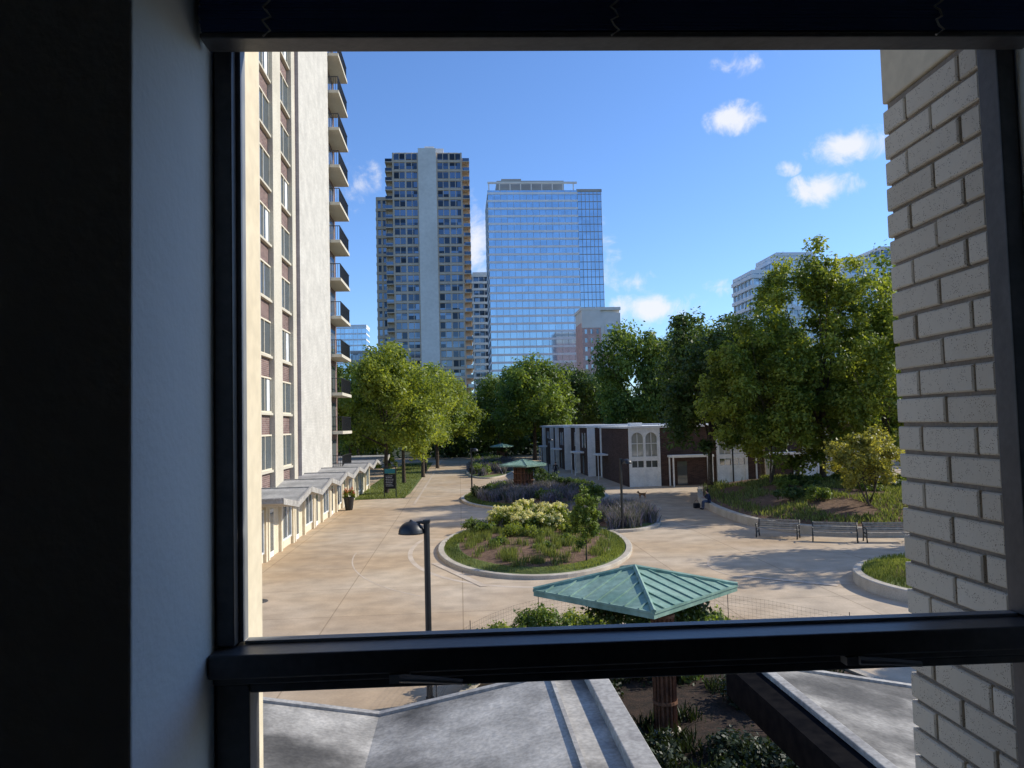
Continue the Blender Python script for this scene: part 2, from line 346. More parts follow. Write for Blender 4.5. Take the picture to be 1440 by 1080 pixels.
cd=nt.nodes.new("ShaderNodeMath"); cd.operation='ADD'; nt.links.new(prev,cd.inputs[0]); nt.links.new(cs.outputs[0],cd.inputs[1])
cm=nt.nodes.new("ShaderNodeMapRange"); cm.interpolation_type='SMOOTHSTEP'; cm.inputs[1].default_value=.15; cm.inputs[2].default_value=.95; cm.inputs[4].default_value=.92
nt.links.new(cd.outputs[0],cm.inputs[0])
mixc=nt.nodes.new("ShaderNodeMix"); mixc.data_type='RGBA'; nt.links.new(cm.outputs[0],mixc.inputs[0]); nt.links.new(tint.outputs[0],mixc.inputs[6]); mixc.inputs[7].default_value=(6.2,6.3,6.6,1)
nt.links.new(mixc.outputs[2],bg.inputs[0]); nt.links.new(bg.outputs[0],out.inputs[0])
scene.view_settings.view_transform='Standard'; scene.view_settings.look='None'; scene.view_settings.exposure=0

# ---------------------------------------------------------------- ground
g=obj("ground",MB().add([(-2500,-500,-.02),(2500,-500,-.02),(2500,4500,-.02),(-2500,4500,-.02)],[(0,1,2,3)]).mesh("ground",[M['ground']])); tag(g,kind="structure")
g=obj("pavement",MB().add([(-45,-8,0),(60,-8,0),(60,150,0),(-45,150,0)],[(0,1,2,3)]).mesh("pavement",[M['plaza']])); tag(g,kind="structure")
def ring(mb,cx,cy,rx,ry,w,z,a0=0,a1=360,n=72):
    vs=[];fs=[]
    for i in range(n+1):
        t=rad(a0+(a1-a0)*i/n); c,s=math.cos(t),math.sin(t)
        vs+=[(cx+rx*c,cy+ry*s,z),(cx+(rx+w)*c,cy+(ry+w)*s,z)]
    for i in range(n): fs.append((2*i,2*i+1,2*i+3,2*i+2))
    mb.add(vs,fs)
def strip(mb,pts,w,z):
    vs=[];fs=[]
    for i,p in enumerate(pts):
        a=Vector(pts[max(i-1,0)]); c=Vector(pts[min(i+1,len(pts)-1)]); d=(c-a).normalized(); nn=Vector((-d.y,d.x))*w/2
        vs+=[(p[0]-nn.x,p[1]-nn.y,z),(p[0]+nn.x,p[1]+nn.y,z)]
    for i in range(len(pts)-1): fs.append((2*i,2*i+1,2*i+3,2*i+2))
    mb.add(vs,fs)
mb=MB()
ring(mb,.9,38.5,5.9,9.8,.22,.004,165,290)
ring(mb,.9,38.5,8.6,12.6,.06,.004,185,240)
ring(mb,11.5,31.5,3.6,3.6,.07,.008,0,360)
ring(mb,6.8,53.5,3.2,3.2,.07,.012,0,360)
strip(mb,[(-3.6,34.0),(-1.9,30.4),(-1.2,28.9)],.3,.016)
strip(mb,[(8.6,29.6),(11.4,27.6)],.3,.016)
strip(mb,[G(-3.6,60)[:2],G(-3.4,90)[:2],G(-3.2,140)[:2]],.2,.016)
strip(mb,[G(1.5,70)[:2],G(-6,70)[:2]],.15,.020)
strip(mb,[(8.6,43.5),(10.8,43.8),(12.9,44.2)],.2,.020)
g=obj("paving_band",mb.mesh("paving_band",[M['band']])); tag(g,kind="structure")
for i,(x,y) in enumerate([(-9.1,27.3),(9.0,64),(7.3,47.5),(5.2,24.2)]):
    mb=MB().lathe([(0,.03),(.24,.03),(.27,.028),(.34,.024),(.35,.0)],20)
    mb.box(-.2,.2,-.015,.015,.028,.036); mb.box(-.015,.015,-.2,-.02,.028,.036); mb.box(-.015,.015,.02,.2,.028,.036)
    t=obj("manhole_cover",mb.mesh("manhole_cover",[M['drain']]),loc=(x,y,0)); tag(t,"round dark iron manhole cover in tan paving","manhole cover",group="manhole covers")

def poly(name,pts,z,mat):
    return obj(name,MB().add([(p[0],p[1],z) for p in pts],[tuple(range(len(pts)))]).mesh(name,[mat]))
lawn=poly("lawn",[G(-9.2,65)[:2],G(-4.8,66)[:2],G(-4.5,70)[:2],G(-4.4,128)[:2],G(-9.2,128)[:2]],.03,M['lawn']); tag(lawn,kind="structure")
rng=np.random.default_rng(3)
P=np.array([G(v,u)[:2] for v,u in zip(rng.uniform(-9.1,-4.7,9000),65.5+rng.random(9000)**1.4*58)])
o=obj("lawn_grass",blades_mesh("lawn_grass",P,.14,.05,4,M['grassb'])); tag(o,kind="stuff",label="short green lawn grass beside the walk",cat="grass")

# ---------------------------------------------------------------- planting beds
def ell_pts(n,cx,cy,rx,ry,seed,rmax=1,rmin=0):
    r_=np.random.default_rng(seed); t=r_.random(n)*6.283; r=np.sqrt(rmin**2+r_.random(n)*(rmax**2-rmin**2))
    return np.column_stack([cx+rx*r*np.cos(t),cy+ry*r*np.sin(t)])
def bed(cx,cy,rx,ry,label,h=.16,cw=.28,soilmat='soil',lawnring=True):
    t=thing("planting_bed",label,"planting bed",(cx,cy,0),group="raised planting beds in the plaza")
    N=80
    mb=MB(); vs=[];fs=[]
    for i in range(N):
        a=2*math.pi*i/N; c,s=math.cos(a),math.sin(a)
        for (dr,z) in ((0,0),(0,h-.02),(-.03,h),(-cw,h),(-cw,0.0)): vs.append(((rx+dr)*c,(ry+dr)*s,z))
    for i in range(N):
        for k in range(4):
            j=(i+1)%N; fs.append((i*5+k,j*5+k,j*5+k+1,i*5+k+1))
    mb.add(vs,fs); part(t,"curb",mb,[M['curb']])
    mb=MB(); K=6; vs=[(0,0,h+.22)];fs=[]
    for k in range(1,K+1):
        q=k/K
        for i in range(N):
            a=2*math.pi*i/N; vs.append(((rx-cw)*q*math.cos(a),(ry-cw)*q*math.sin(a),h-.05+.27*(1-q**2)))
    for i in range(N): fs.append((0,1+i,1+(i+1)%N))
    for k in range(K-1):
        for i in range(N):
            j=(i+1)%N; fs.append((1+k*N+i,1+(k+1)*N+i,1+(k+1)*N+j,1+k*N+j))
    mb.add(vs,fs); mb.m=[0 if (n_< N*5) or not lawnring else 1 for n_ in range(len(fs))]
    part(t,"soil",mb,[M[soilmat],M['lawn']],smooth=True)
    return t
bed(.9,38.5,4.7,8.6,"oval planting bed with concrete curb, hydrangeas and grasses")
bed(5.7,46.5,2.9,4.6,"curbed bed of purple sage around a lamp")
bed(1.6,63.5,6.0,9.8,"curbed planting bed around a green-roofed kiosk")
bed(-3.0,106,3.4,20,"long narrow planting bed with lavender")
bed(3.4,15.2,5.0,6.6,"dark planted bed around a green-roofed kiosk with ivy",soilmat='soild',lawnring=False)
bed(16.6,26.8,4.6,4.6,"round curbed bed with grass beside the brick pier",h=.4)
def bz(P,cx,cy,rx,ry,h=.16):
    q=np.sqrt(((P[:,0]-cx)/rx)**2+((P[:,1]-cy)/ry)**2); return h-.06+.27*(1-np.clip(q,0,1)**2)
def grass(cx,cy,rx,ry,n,h,w,seed,mat,label,rmax=.93,rmin=0,name="ground_cover_plants",hb=.16,lean=.35,clump=0,box=None):
    if clump:
        c=ell_pts(clump,cx,cy,rx,ry,seed,rmax,rmin); r_=np.random.default_rng(seed+9); P=c[r_.integers(0,clump,n)]+r_.normal(size=(n,2))*.13
    else: P=ell_pts(n,cx,cy,rx,ry,seed,rmax,rmin)
    if box: P=P[(P[:,0]>box[0])&(P[:,0]<box[1])&(P[:,1]>box[2])&(P[:,1]<box[3])]
    o=obj(name,blades_mesh(name,P,h,w,seed,mat,lean,bz(P,cx,cy,rx,ry,hb))); tag(o,label,"plants","stuff"); return o
grass(.9,38.5,4.7,8.6,9000,.10,.022,11,M['grassb'],"short grass edging of the oval bed",.93,.80,"edging_grass")
grass(.9,38.5,4.7,8.6,8000,.34,.022,12,M['grassb'],"tufted ornamental grasses in mulch",.80,0,"ornamental_grass",clump=150)
grass(1.5,39,4.7,8.0,5000,.6,.03,15,M['sage'],"purple sage at the back of the bed",.95,.5,"sage_plants",clump=60,box=(-3,7,42,50))
grass(5.7,46.5,2.9,4.6,9000,.8,.035,13,M['sage'],"purple flowering sage around a lamp",.9,0,"sage_plants",clump=70,lean=.5)
grass(1.6,63.5,6.0,9.8,7000,.14,.04,14,M['grassb'],"grass edging of the kiosk bed",.95,.78,"edging_grass")
grass(1.6,63.5,6.0,9.8,14000,.75,.045,16,M['sage'],"lavender and sage mass around the kiosk",.8,0,"sage_plants",clump=120,lean=.5)
grass(-3.0,106,3.4,20,12000,.9,.07,17,M['sage'],"lavender planting along the walk",.9,0,"sage_plants",clump=120,lean=.5)
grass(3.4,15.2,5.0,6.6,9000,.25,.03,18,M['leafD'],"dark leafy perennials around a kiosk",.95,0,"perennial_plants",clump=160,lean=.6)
grass(16.6,26.8,4.6,4.6,14000,.14,.025,19,M['grassb'],"short grass in the round bed",.93,0,"bed_grass",hb=.4)

def shrub_mesh(name,seed,R,H,leaf,mat,nc=16,per=260):
    r_=random.Random(seed); C=[];Rr=[]
    for i in range(nc):
        a=r_.random()*6.28; q=math.sqrt(r_.random())*.75
        z=H*(.25+.55*r_.random()*(1-q*q*.6)); C.append((R*q*math.cos(a),R*q*math.sin(a),z)); Rr.append(R*(.28+.15*r_.random()))
    return leaf_mesh(name,C,Rr,per,leaf,seed,mat),C,Rr
def shrub(name,label,loc,seed,R,H,leaf,mat,flowers=None,nf=40,fl=.1,group="shrubs in the planting beds",nc=16,per=220):
    t=thing(name,label,"shrub",loc,group=group)
    me,C,Rr=shrub_mesh("leaves",seed,R,H,leaf,mat,nc,per); part(t,"leaves",me,None)
    mb=MB(); r_=random.Random(seed)
    for c in C[:8]: mb.tube([(0,0,-.05),(c[0]*.4,c[1]*.4,c[2]*.5),c],[.02,.014,.006],5)
    part(t,"stems",mb,[M['bark']])
    if flowers:
        FC=[];FR=[]
        for i in range(nf):
            c=C[i%len(C)]; rr=Rr[i%len(C)]; a=r_.random()*6.28; e=r_.random()*1.2+.2
            FC.append((c[0]+rr*math.cos(a)*math.cos(e),c[1]+rr*math.sin(a)*math.cos(e),c[2]+rr*math.sin(e)*.9)); FR.append(fl)
        part(t,"blossoms",leaf_mesh("blossoms",FC,FR,40,fl*.6,seed+1,flowers),None)
    return t
for i,(x,y,R_,H_) in enumerate([(-.5,42.8,1.1,1.35),(.8,43.6,1.1,1.5),(2.0,42.9,1.15,1.4),(.6,41.5,.9,1.05),(1.8,41.3,.85,1.0)]):
    shrub("hydrangea_shrub","rounded shrub covered with cream hydrangea blossoms",(x,y,.3),50+i,R_,H_,.12,M['leafA'],M['flower'],60,.14,group="hydrangea shrubs in the oval bed")
for i,(x,y,R_,H_,mm) in enumerate([(-.4,39.3,.9,.7,'leafA'),(.7,38.8,.8,.6,'leafA'),(-1.6,41.2,.7,.55,'leafB'),(2.7,39.9,.6,.7,'leafA'),(3.6,42,.6,.7,'leafB'),(-2.4,43,.7,.6,'leafB'),(-.8,36.6,.5,.4,'leafB'),(1.2,35.4,.45,.35,'leafB'),(2.4,37,.5,.4,'leafA')]):
    shrub("green_shrub","low rounded bright green shrub in mulch",(x,y,.28),70+i,R_,H_,.1,M[mm],nc=10,per=180)
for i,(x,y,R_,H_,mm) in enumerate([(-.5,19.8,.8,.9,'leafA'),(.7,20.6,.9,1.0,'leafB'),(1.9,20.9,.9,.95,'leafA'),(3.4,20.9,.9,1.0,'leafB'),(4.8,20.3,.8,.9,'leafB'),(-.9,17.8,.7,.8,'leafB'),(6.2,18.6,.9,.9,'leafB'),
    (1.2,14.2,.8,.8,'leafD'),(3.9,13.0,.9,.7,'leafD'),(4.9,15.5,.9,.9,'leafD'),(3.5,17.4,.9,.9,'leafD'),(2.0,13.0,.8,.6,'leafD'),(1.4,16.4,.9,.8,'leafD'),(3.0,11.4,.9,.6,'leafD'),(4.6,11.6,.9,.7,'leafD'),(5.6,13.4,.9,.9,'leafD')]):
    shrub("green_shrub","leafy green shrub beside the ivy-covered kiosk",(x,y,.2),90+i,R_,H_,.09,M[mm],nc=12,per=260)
for i,(x,y,R_,H_,mm) in enumerate([(3.0,66.5,1.4,1.7,'leafC'),(4.4,65.5,1.2,1.3,'leafC'),(-1.4,64.5,1.1,1.0,'leafB'),(5.6,64,1.1,1.2,'leafB'),(-2.6,62,1,.8,'leafC'),(2.6,58,1,.8,'leafB'),(6.2,60.5,.9,1,'leafB')]):
    shrub("green_shrub","dense green shrub beside the brown kiosk",(x,y,.3),120+i,R_,H_,.16,M[mm],nc=12,per=200)
for i in range(12):
    v=random.uniform(-2.4,2.4); u=90+i*3.4
    shrub("green_shrub","small garden shrub along the long walk",(-3+v*.8,u,.3),140+i,1.2,1.3,.22,M[['leafB','leafC','leafA'][i%3]],nc=9,per=110)

# retaining wall + raised bed
wp=[(15.2,64),(14.2,60),(13.3,56),(12.9,52),(12.8,48),(13.0,44.6),(13.6,42),(14.9,39.9),(16.9,38.6),(19.4,38.0),(24,37.8),(34,38)]
def smooth_pts(pts,n=6):
    out_=[]
    for i in range(len(pts)-1):
        p0=Vector(pts[max(i-1,0)]);p1=Vector(pts[i]);p2=Vector(pts[i+1]);p3=Vector(pts[min(i+2,len(pts)-1)])
        for k in range(n):
            t=k/n; out_.append(tuple(.5*((2*p1)+(-p0+p2)*t+(2*p0-5*p1+4*p2-p3)*t*t+(-p0+3*p1-3*p2+p3)*t**3)))
    out_.append(tuple(pts[-1])); return out_
wpp=smooth_pts(wp)
vs=[];fs=[]
for i,p in enumerate(wpp):
    a=Vector(wpp[max(i-1,0)]); c=Vector(wpp[min(i+1,len(wpp)-1)]); d=(c-a).normalized(); nn=Vector((-d.y,d.x))
    o_=Vector(p)
    for (q,z) in ((0,0),(0,.42),(.03,.45),(.37,.45),(.4,.42),(.4,0)):
        r_=o_+nn*q; vs.append((r_.x,r_.y,z))
for i in range(len(wpp)-1):
    for k in range(5): fs.append((i*6+k,(i+1)*6+k,(i+1)*6+k+1,i*6+k+1))
o=obj("retaining_wall",MB().add(vs,fs).mesh("retaining_wall",[M['curb']])); tag(o,"low curved tan concrete seat wall around the raised bed","wall")
inner=[]
for i,p in enumerate(wpp):
    a=Vector(wpp[max(i-1,0)]); c=Vector(wpp[min(i+1,len(wpp)-1)]); d=(c-a).normalized(); nn=Vector((-d.y,d.x)); r_=Vector(p)+nn*.3; inner.append((r_.x,r_.y))
ctr=Vector((28,55)); K=8; vs=[];fs=[]
for k in range(K+1):
    q=k/K
    for p in inner:
        pp=Vector(p).lerp(ctr,q*.95); vs.append((pp.x,pp.y,.38+1.0*math.sin(min(1,q*2.2)*math.pi/2)+.08*math.sin(pp.x*1.3)*math.cos(pp.y)*min(1,q*5)))
n_=len(inner)
for k in range(K):
    for i in range(n_-1): fs.append((k*n_+i,k*n_+i+1,(k+1)*n_+i+1,(k+1)*n_+i))
mb=MB().add(vs,fs)
o=obj("planted_slope",mb.mesh("planted_slope",[M['soil'],M['lawn']],True)); tag(o,kind="structure")
r_=np.random.default_rng(5); P=[];Z=[]
while len(P)<15000:
    i=r_.integers(0,n_); q=r_.random()**1.3*.8; pp=Vector(inner[i]).lerp(ctr,q*.95)
    x=pp.x+r_.normal()*.3; y=pp.y+r_.normal()*.3
    if q>.1 and math.sin(x*1.1+.6)*math.sin(y*.7)<-.05: continue
    if q<.04: continue
    P.append((x,y)); Z.append(.36+1.0*math.sin(min(1,q*2.2)*math.pi/2))
o=obj("slope_grass",blades_mesh("slope_grass",np.array(P),.26,.05,6,M['grassb'],.6,np.array(Z))); tag(o,"grassy ground cover under the trees","grass","stuff")
for i in range(16):
    a=random.random(); x=15.5+a*14; y=random.uniform(43,58)
    shrub("green_shrub","low shrub on the raised bed under trees",(x,y,1.2),170+i,.9,.8,.14,M[['leafB','leafC'][i%2]],nc=9,per=130)

# ---------------------------------------------------------------- trees
def make_tree(name,label,loc,seed,R,H,zc,leaf,mat,nc=60,per=260,tr=.22,cr=(.17,.30),hz=None,bottom=-.75,multi=1,group="shade trees",fill=.45):
    rr=random.Random(seed); hz=hz or (H-zc); C=[];Rr=[]
    ph=[rr.random()*6.28 for _ in range(4)]
    while len(C)<nc:
        a=rr.random()*6.28; s=rr.uniform(bottom,1); q=(fill+(1-fill)*rr.random()**.6)
        rad_=R*(1+.18*math.sin(2*a+ph[0])+.13*math.sin(3*a+ph[1]+3*s))
        k=rr.uniform(cr[0],cr[1]); c=math.sqrt(max(0,1-s*s*.92))
        C.append((rad_*c*q*math.cos(a)*(1-k*.6),rad_*c*q*math.sin(a)*(1-k*.6),zc+hz*s*q*(1-k*.5)+.06*H*math.sin(a*2+ph[2]))); Rr.append(R*k)
    t=thing(name,label,"tree",loc,group=group)
    part(t,"crown",leaf_mesh("crown",C,Rr,per,leaf,seed,mat),None)
    mb=MB()
    for s_ in range(multi):
        ox=(rr.random()-.5)*.5*(multi>1); oy=(rr.random()-.5)*.5*(multi>1); lx=(rr.random()-.5)*R*(.9 if multi>1 else .15)
        top=(lx,(rr.random()-.5)*R*.3,zc+.1*hz); tb=tr/(multi**.5)
        f=.45
        j=(lx*f,0,(zc-hz*.6)*.8)
        mb.tube([(ox,oy,-.2),(ox,oy,.15),(j[0]*.5+ox*.5,oy*.5,j[2]*.5),j,((j[0]+top[0])/2,top[1]/2,(j[2]+top[2])/2),top],[tb*1.6,tb*1.1,tb*.9,tb*.8,tb*.5,tb*.25],9)
        for c in rr.sample(C,min(len(C),14//multi+2)):
            q0=rr.random()*.8
            s0=(j[0]+(top[0]-j[0])*q0,top[1]*q0*.5,j[2]+(top[2]-j[2])*q0)
            mid=((s0[0]+c[0])/2,(s0[1]+c[1])/2,(s0[2]+c[2])/2-.04*R)
            mb.tube([s0,mid,c],[tb*.42,tb*.26,tb*.08],6)
    part(t,"trunk",mb,[M['bark']],smooth=True)
    return t
GL="trees along the lawn"
A=make_tree("shade_tree","leafy green plaza tree with rounded crown on lawn",G(-6.7,71),1,5.2,13.8,8.4,.27,M['leafA'],nc=110,per=270,tr=.2,group=GL,bottom=-.85)
B=make_tree("shade_tree","leafy green tree along the lawn walk",G(-6.0,83),2,5.4,13.6,8.0,.30,M['leafA'],nc=100,per=250,tr=.2,group=GL,bottom=-.85)
for (v,u,sx,sz,src,mm) in [(-4.4,92,1.05,.95,A,'leafA'),(-4.6,103,1.1,1.05,B,'leafB'),(-3.2,110,1.2,1.0,A,'leafA'),(-5.5,120,1.2,1.05,B,'leafB'),(-11.5,82,.9,.95,B,'leafB'),(-12.5,96,1.0,.95,A,'leafB'),(-10,110,1.1,1.0,B,'leafC')]:
    copy_thing(src,G(v,u),random.random()*6.28,(sx,sx,sz),matmap={'crown':M[mm]})
make_tree("young_tree","small young green tree on the lawn",G(-7.6,80),4,1.0,3.6,2.3,.16,M['leafA'],nc=16,per=120,tr=.05,group="young trees")
D=make_tree("dark_shade_tree","large dense dark green tree at the end of the walk",(3.5,128,0),5,8.0,18.0,10.0,.44,M['leafB'],nc=110,per=240,tr=.35,group="large dark trees",bottom=-.9)
for (x,y,sx,sz,mm) in [(11.5,136,.95,.93,'leafC'),(-2.5,140,.8,.85,'leafB'),(16,150,1,.9,'leafB'),(18.5,108,.9,1.13,'leafB'),(26,112,1,1.15,'leafB'),(34,100,1,1.05,'leafC'),(-14,140,.9,.8,'leafB')]:
    copy_thing(D,(x,y,0),random.random()*6.28,(sx,sx,sz),matmap={'crown':M[mm]})
make_tree("dark_shade_tree","dark green tree in front of the brick townhouses",(15.6,61.5,1),6,4.8,13.8,7.6,.28,M['leafC'],nc=110,per=260,tr=.2,group="large dark trees",bottom=-.8)
make_tree("dark_shade_tree","dark tree on the raised bed",(20.5,63.5,1),16,5.0,13.6,7.8,.28,M['leafC'],nc=100,per=240,tr=.22,group="large dark trees",bottom=-.85)
GR="bright green trees on the raised bed"
make_tree("tall_green_tree","tall bright green tree on the raised bed",(22.6,56.5,1),7,5.7,17.8,8.9,.25,M['leafA'],nc=210,per=280,tr=.25,bottom=-.98,cr=(.12,.22),group=GR)
make_tree("tall_green_tree","bright green tree with lower crown on raised bed",(17.9,54.5,1),8,4.1,12.2,6.6,.24,M['leafA'],nc=110,per=270,tr=.12,bottom=-.9,multi=3,cr=(.14,.25),group=GR)
make_tree("tall_green_tree","tall green tree behind the brick pier",(29.5,58,1),9,5.4,17.2,8.8,.27,M['leafA'],nc=130,per=250,tr=.25,bottom=-.95,group=GR)
make_tree("tall_green_tree","green tree at the edge of the raised bed",(24.8,51,1),10,3.8,11.5,6.2,.23,M['leafA'],nc=90,per=240,tr=.15,bottom=-.85,group=GR)
make_tree("yellowing_tree","small multi-stem tree with yellow-green leaves",(19.5,42.5,.8),11,2.2,4.8,2.6,.17,M['leafY'],nc=50,per=190,tr=.1,multi=4,bottom=-.8,group="small ornamental trees")
make_tree("young_tree","slender young tree in the oval bed",(2.95,32.6,.2),12,.75,3.35,1.75,.09,M['leafB'],nc=44,per=220,tr=.035,bottom=-.95,group="young trees")
make_tree("tall_green_tree","green tree shading the paving beyond the pier",(25,35.5,0),13,4.2,11,7,.27,M['leafB'],nc=60,per=200,tr=.2,group=GR)
make_tree("tall_green_tree","green tree shading the paving beyond the pier",(22,20,0),14,3.6,10,6.5,.27,M['leafB'],nc=50,per=200,tr=.2,group=GR)
rr=random.Random(9); C=[];Rr=[]
for i in range(320):
    x=rr.uniform(-70,120); h=rr.uniform(8,13)+3*math.sin(x*.12)
    C.append((x,rr.uniform(160,200),rr.uniform(1,h))); Rr.append(rr.uniform(2.4,4))
for i in range(90):
    C.append((rr.uniform(-22,24),rr.uniform(146,156),rr.uniform(.5,6))); Rr.append(rr.uniform(1.8,3))
for i in range(120):
    x=rr.uniform(34,75); C.append((x,rr.uniform(92,120),rr.uniform(3,14))); Rr.append(rr.uniform(2,3.5))
for i in range(80):
    x=rr.uniform(-60,-18); C.append((x,rr.uniform(110,140),rr.uniform(2,9))); Rr.append(rr.uniform(2,3.5))
o=obj("distant_trees",leaf_mesh("distant_trees",C,Rr,110,.8,33,M['leafC'])); tag(o,"mass of distant dark green trees","trees","stuff")

# ---------------------------------------------------------------- apartment tower
FH=2.9; NF=15
T=thing("apartment_tower","cream and brown brick apartment tower with corner balconies","building",G(-9.54,0),GA)
part(T,"brick_wall",MB().box(-16,-.15,26,57.9,0,NF*FH+1),[M['brickL']])
mb=MB()
for (a,b_) in [(28.2,30.0),(32.6,34.6),(36.4,37.5),(40.2,42.0),(44.8,45.7)]: mb.box(-.149,.12,a,b_,0,NF*FH+1)
part(T,"pilasters",mb,[M['creamC']])
part(T,"concrete_wall",MB().box(-.149,.05,47.2,58.2,0,NF*FH+1),[M['stone']])
part(T,"far_wall",MB().box(-8,-.35,58.21,63.5,0,NF*FH+1),[M['brickL']])
pos=[(37.5,40.2),(42.0,44.8),(34.6,36.4),(30.0,32.6)]
def win_meshes(Wd):
    f=MB(); f.box(-.06,.06,0,Wd,0,.08); f.box(-.06,.06,0,Wd,1.72,1.8); 
    for y in (0,Wd/2-.03,Wd-.06): f.box(-.05,.05,y,y+.06,.08,1.72)
    p=MB(); p.box(-.03,-.01,.06,Wd-.06,.08,1.72)
    s=MB(); s.box(-.08,.14,0,Wd,-.12,0)
    return f.mesh("frame",[M['cream']]),p.mesh("pane",[M['pane']]),s.mesh("sill",[M['creamC']])
cur=MB().box(-.009,-.004,.10,.62,.1,1.7).box(-.009,-.004,1.95,2.5,.1,1.7).mesh("curtain",[M['white']])
for (a,b_) in pos:
    f,p,s=win_meshes(b_-a-.02)
    for k in range(NF):
        wo=obj("window",None,T,(-.10,a+.01,k*FH+1.08))
        part(wo,"frame",f,None); part(wo,"pane",p,None); part(wo,"sill",s,None)
        if (k*7+int(a))%3==0 and b_-a>2.55: part(wo,"curtain",cur,None)
slab=MB().box(-3,.85,58.3,63.2,-.22,0).mesh("slab",[M['creamC']])
rl=MB()
for y in [58.4+.16*i for i in range(30)]: rl.box(.76,.79,y,y+.03,.05,1.05)
rl.box(.74,.81,58.35,63.15,1.05,1.1)
for x in [-.2+.16*i for i in range(7)]: rl.box(x,x+.03,58.37,58.4,.05,1.05)
rl.box(-.3,.8,58.35,58.42,1.05,1.1)
rl=rl.mesh("railing",[M['dark_metal']])
dr=MB().box(-.34,-.30,59,62.4,.05,2.2).mesh("balcony_door",[M['pane']])
for k in range(1,NF+1):
    bo=obj("balcony",None,T,(0,0,k*FH)); part(bo,"slab",slab,None); part(bo,"railing",rl,None); part(bo,"balcony_door",dr,None)
def pavilion(v0,u0):
    t=thing("entrance_pavilion","low cream entrance pavilion with folded gray roof","pavilion",G(v0,u0),GA,group="row of folded-roof entrance pavilions")
    mb=MB()
    P_=5.7
    prof=[(0,3.3),(P_/2,2.9),(P_,3.3)]
    vs=[];fs=[]
    for (y,z) in prof: vs+=[(-3,y,z),(2.1,y,z),(-3,y,z-.16),(2.1,y,z-.16)]
    for i in range(2):
        a=i*4;b_=a+4; fs+=[(a,a+1,b_+1,b_),(a+2,b_+2,b_+3,a+3),(a+1,a+3,b_+3,b_+1),(a,b_,b_+2,a+2)]
    fs+=[(0,2,3,1),(8,9,11,10)]
    mb.add(vs,fs); part(t,"roof",mb,[M['roofl']])
    mb=MB()
    for (ya,yb,za,zb) in [(0,P_/2,3.31,2.91),(P_/2,P_,2.91,3.31)]:
        mb.add([(2.03,ya,za),(2.13,ya,za),(2.13,yb,zb),(2.03,yb,zb),(2.03,ya,za+.04),(2.13,ya,za+.04),(2.13,yb,zb+.04),(2.03,yb,zb+.04),(2.13,ya,za-.20),(2.13,yb,zb-.20),(2.101,ya,za-.20),(2.101,yb,zb-.20)],
            [(4,5,6,7),(0,4,7,3),(5,8,9,6),(8,10,11,9),(0,1,5,4),(2,3,7,6)])
    mb.box(-3,2.02,-.05,.05,3.29,3.35)
    part(t,"roof_edge",mb,[M['cap']])
    mb=MB(); mb.box(-1,.0,.05,P_-.05,0,2.68); 
    for y in (.05,2.6,P_-.35): mb.box(.002,.14,y,y+.3,0,2.72)
    part(t,"wall",mb,[M['cream']])
    mb=MB(); mb.box(.003,.05,.5,1.4,.02,2.25); mb.box(.05,.07,.62,1.28,.3,2.1,1); part(t,"door",mb,[M['white'],M['pane']])
    wo=obj("window",None,t)
    mb=MB(); mb.box(.004,.03,3.2,5.1,.5,2.3); part(wo,"pane",mb,[M['pane']])
    mb=MB()
    for y in (3.12,4.1,5.1): mb.box(.004,.09,y,y+.08,.42,2.38)
    mb.box(.004,.08,3.2,5.1,.42,.5); mb.box(.004,.08,3.2,5.1,2.3,2.38); part(wo,"frame",mb,[M['white']])
    return t
p0=pavilion(-9.0,30.6)
for i in range(1,8): copy_thing(p0,G(-9.0,30.6+5.75*i))
def pot(v,u,s=1):
    t=thing("flower_pot","tall dark planter with pink and orange flowers","flower pot",G(v,u),0,scale=(s,s,s))
    part(t,"pot",MB().lathe([(0,0),(.22,0),(.26,.1),(.34,.75),(.38,.8),(.38,.86),(.32,.86),(.3,.78),(0,.78)],20),[M['dark_metal']],smooth=False)
    me,C,R_=shrub_mesh("foliage",int(u),.5,.7,.1,M['leafA'],9,90); part(t,"foliage",me,None,loc=(0,0,.72))
    part(t,"flowers",leaf_mesh("flowers",[(c[0],c[1],c[2]+.9) for c in C],[r*.9 for r in R_],26,.09,int(u)+1,M['redfl']),None)
pot(-8.2,57.5,1.1)

# ---------------------------------------------------------------- own building: room, window
RY=rad(2.5)
Bd=thing("brick_building","cream brick building seen from inside a dark room","building",(0,0,6),RY)
wl,wr_=-.490,1.075
mb=MB(); mb.box(-3,wl,1.106,1.50,-1.5,1.3); mb.box(wr_,3,1.106,1.50,-1.5,1.3); mb.box(wl,wr_,1.106,1.50,.85,1.3); mb.box(wl,wr_,1.106,1.50,-1.5,-1.08)
part(Bd,"window_wall",mb,[M['inwall']],bevel=.004)
mb=MB(); mb.box(-3,-2.9,-4,1.10,-1.5,1.3); mb.box(2.9,3,-4,1.10,-1.5,1.3); mb.box(-2.9,2.9,-4,-3.9,-1.5,1.3); part(Bd,"room_walls",mb,[M['inwall_dark']])
part(Bd,"ceiling",MB().box(-3,3,-4,1.50,1.301,1.4),[M['inwall_dark']]); part(Bd,"floor",MB().box(-3,3,-4,1.50,-1.6,-1.501),[M['floor']])
mb=MB(); mb.box(-3,-.454,1.501,1.625,-5.9,4.4); mb.box(-.454,1.04,1.501,1.625,-5.9,-1.1); mb.box(-.454,1.05,1.501,1.54,.86,4.4)
part(Bd,"outer_jamb",mb,[M['cream']],bevel=.004)
part(Bd,"pier_core",MB().box(1.05,3,1.501,1.862,-5.9,.785),[M['mortar']])
part(Bd,"lintel",MB().box(1.041,3,1.501,1.872,.787,4.4),[M['cream']],bevel=.005)  # lintel and outer walls carried up out of view to keep sun off reveal
vs=[];fs=[];tv=[]
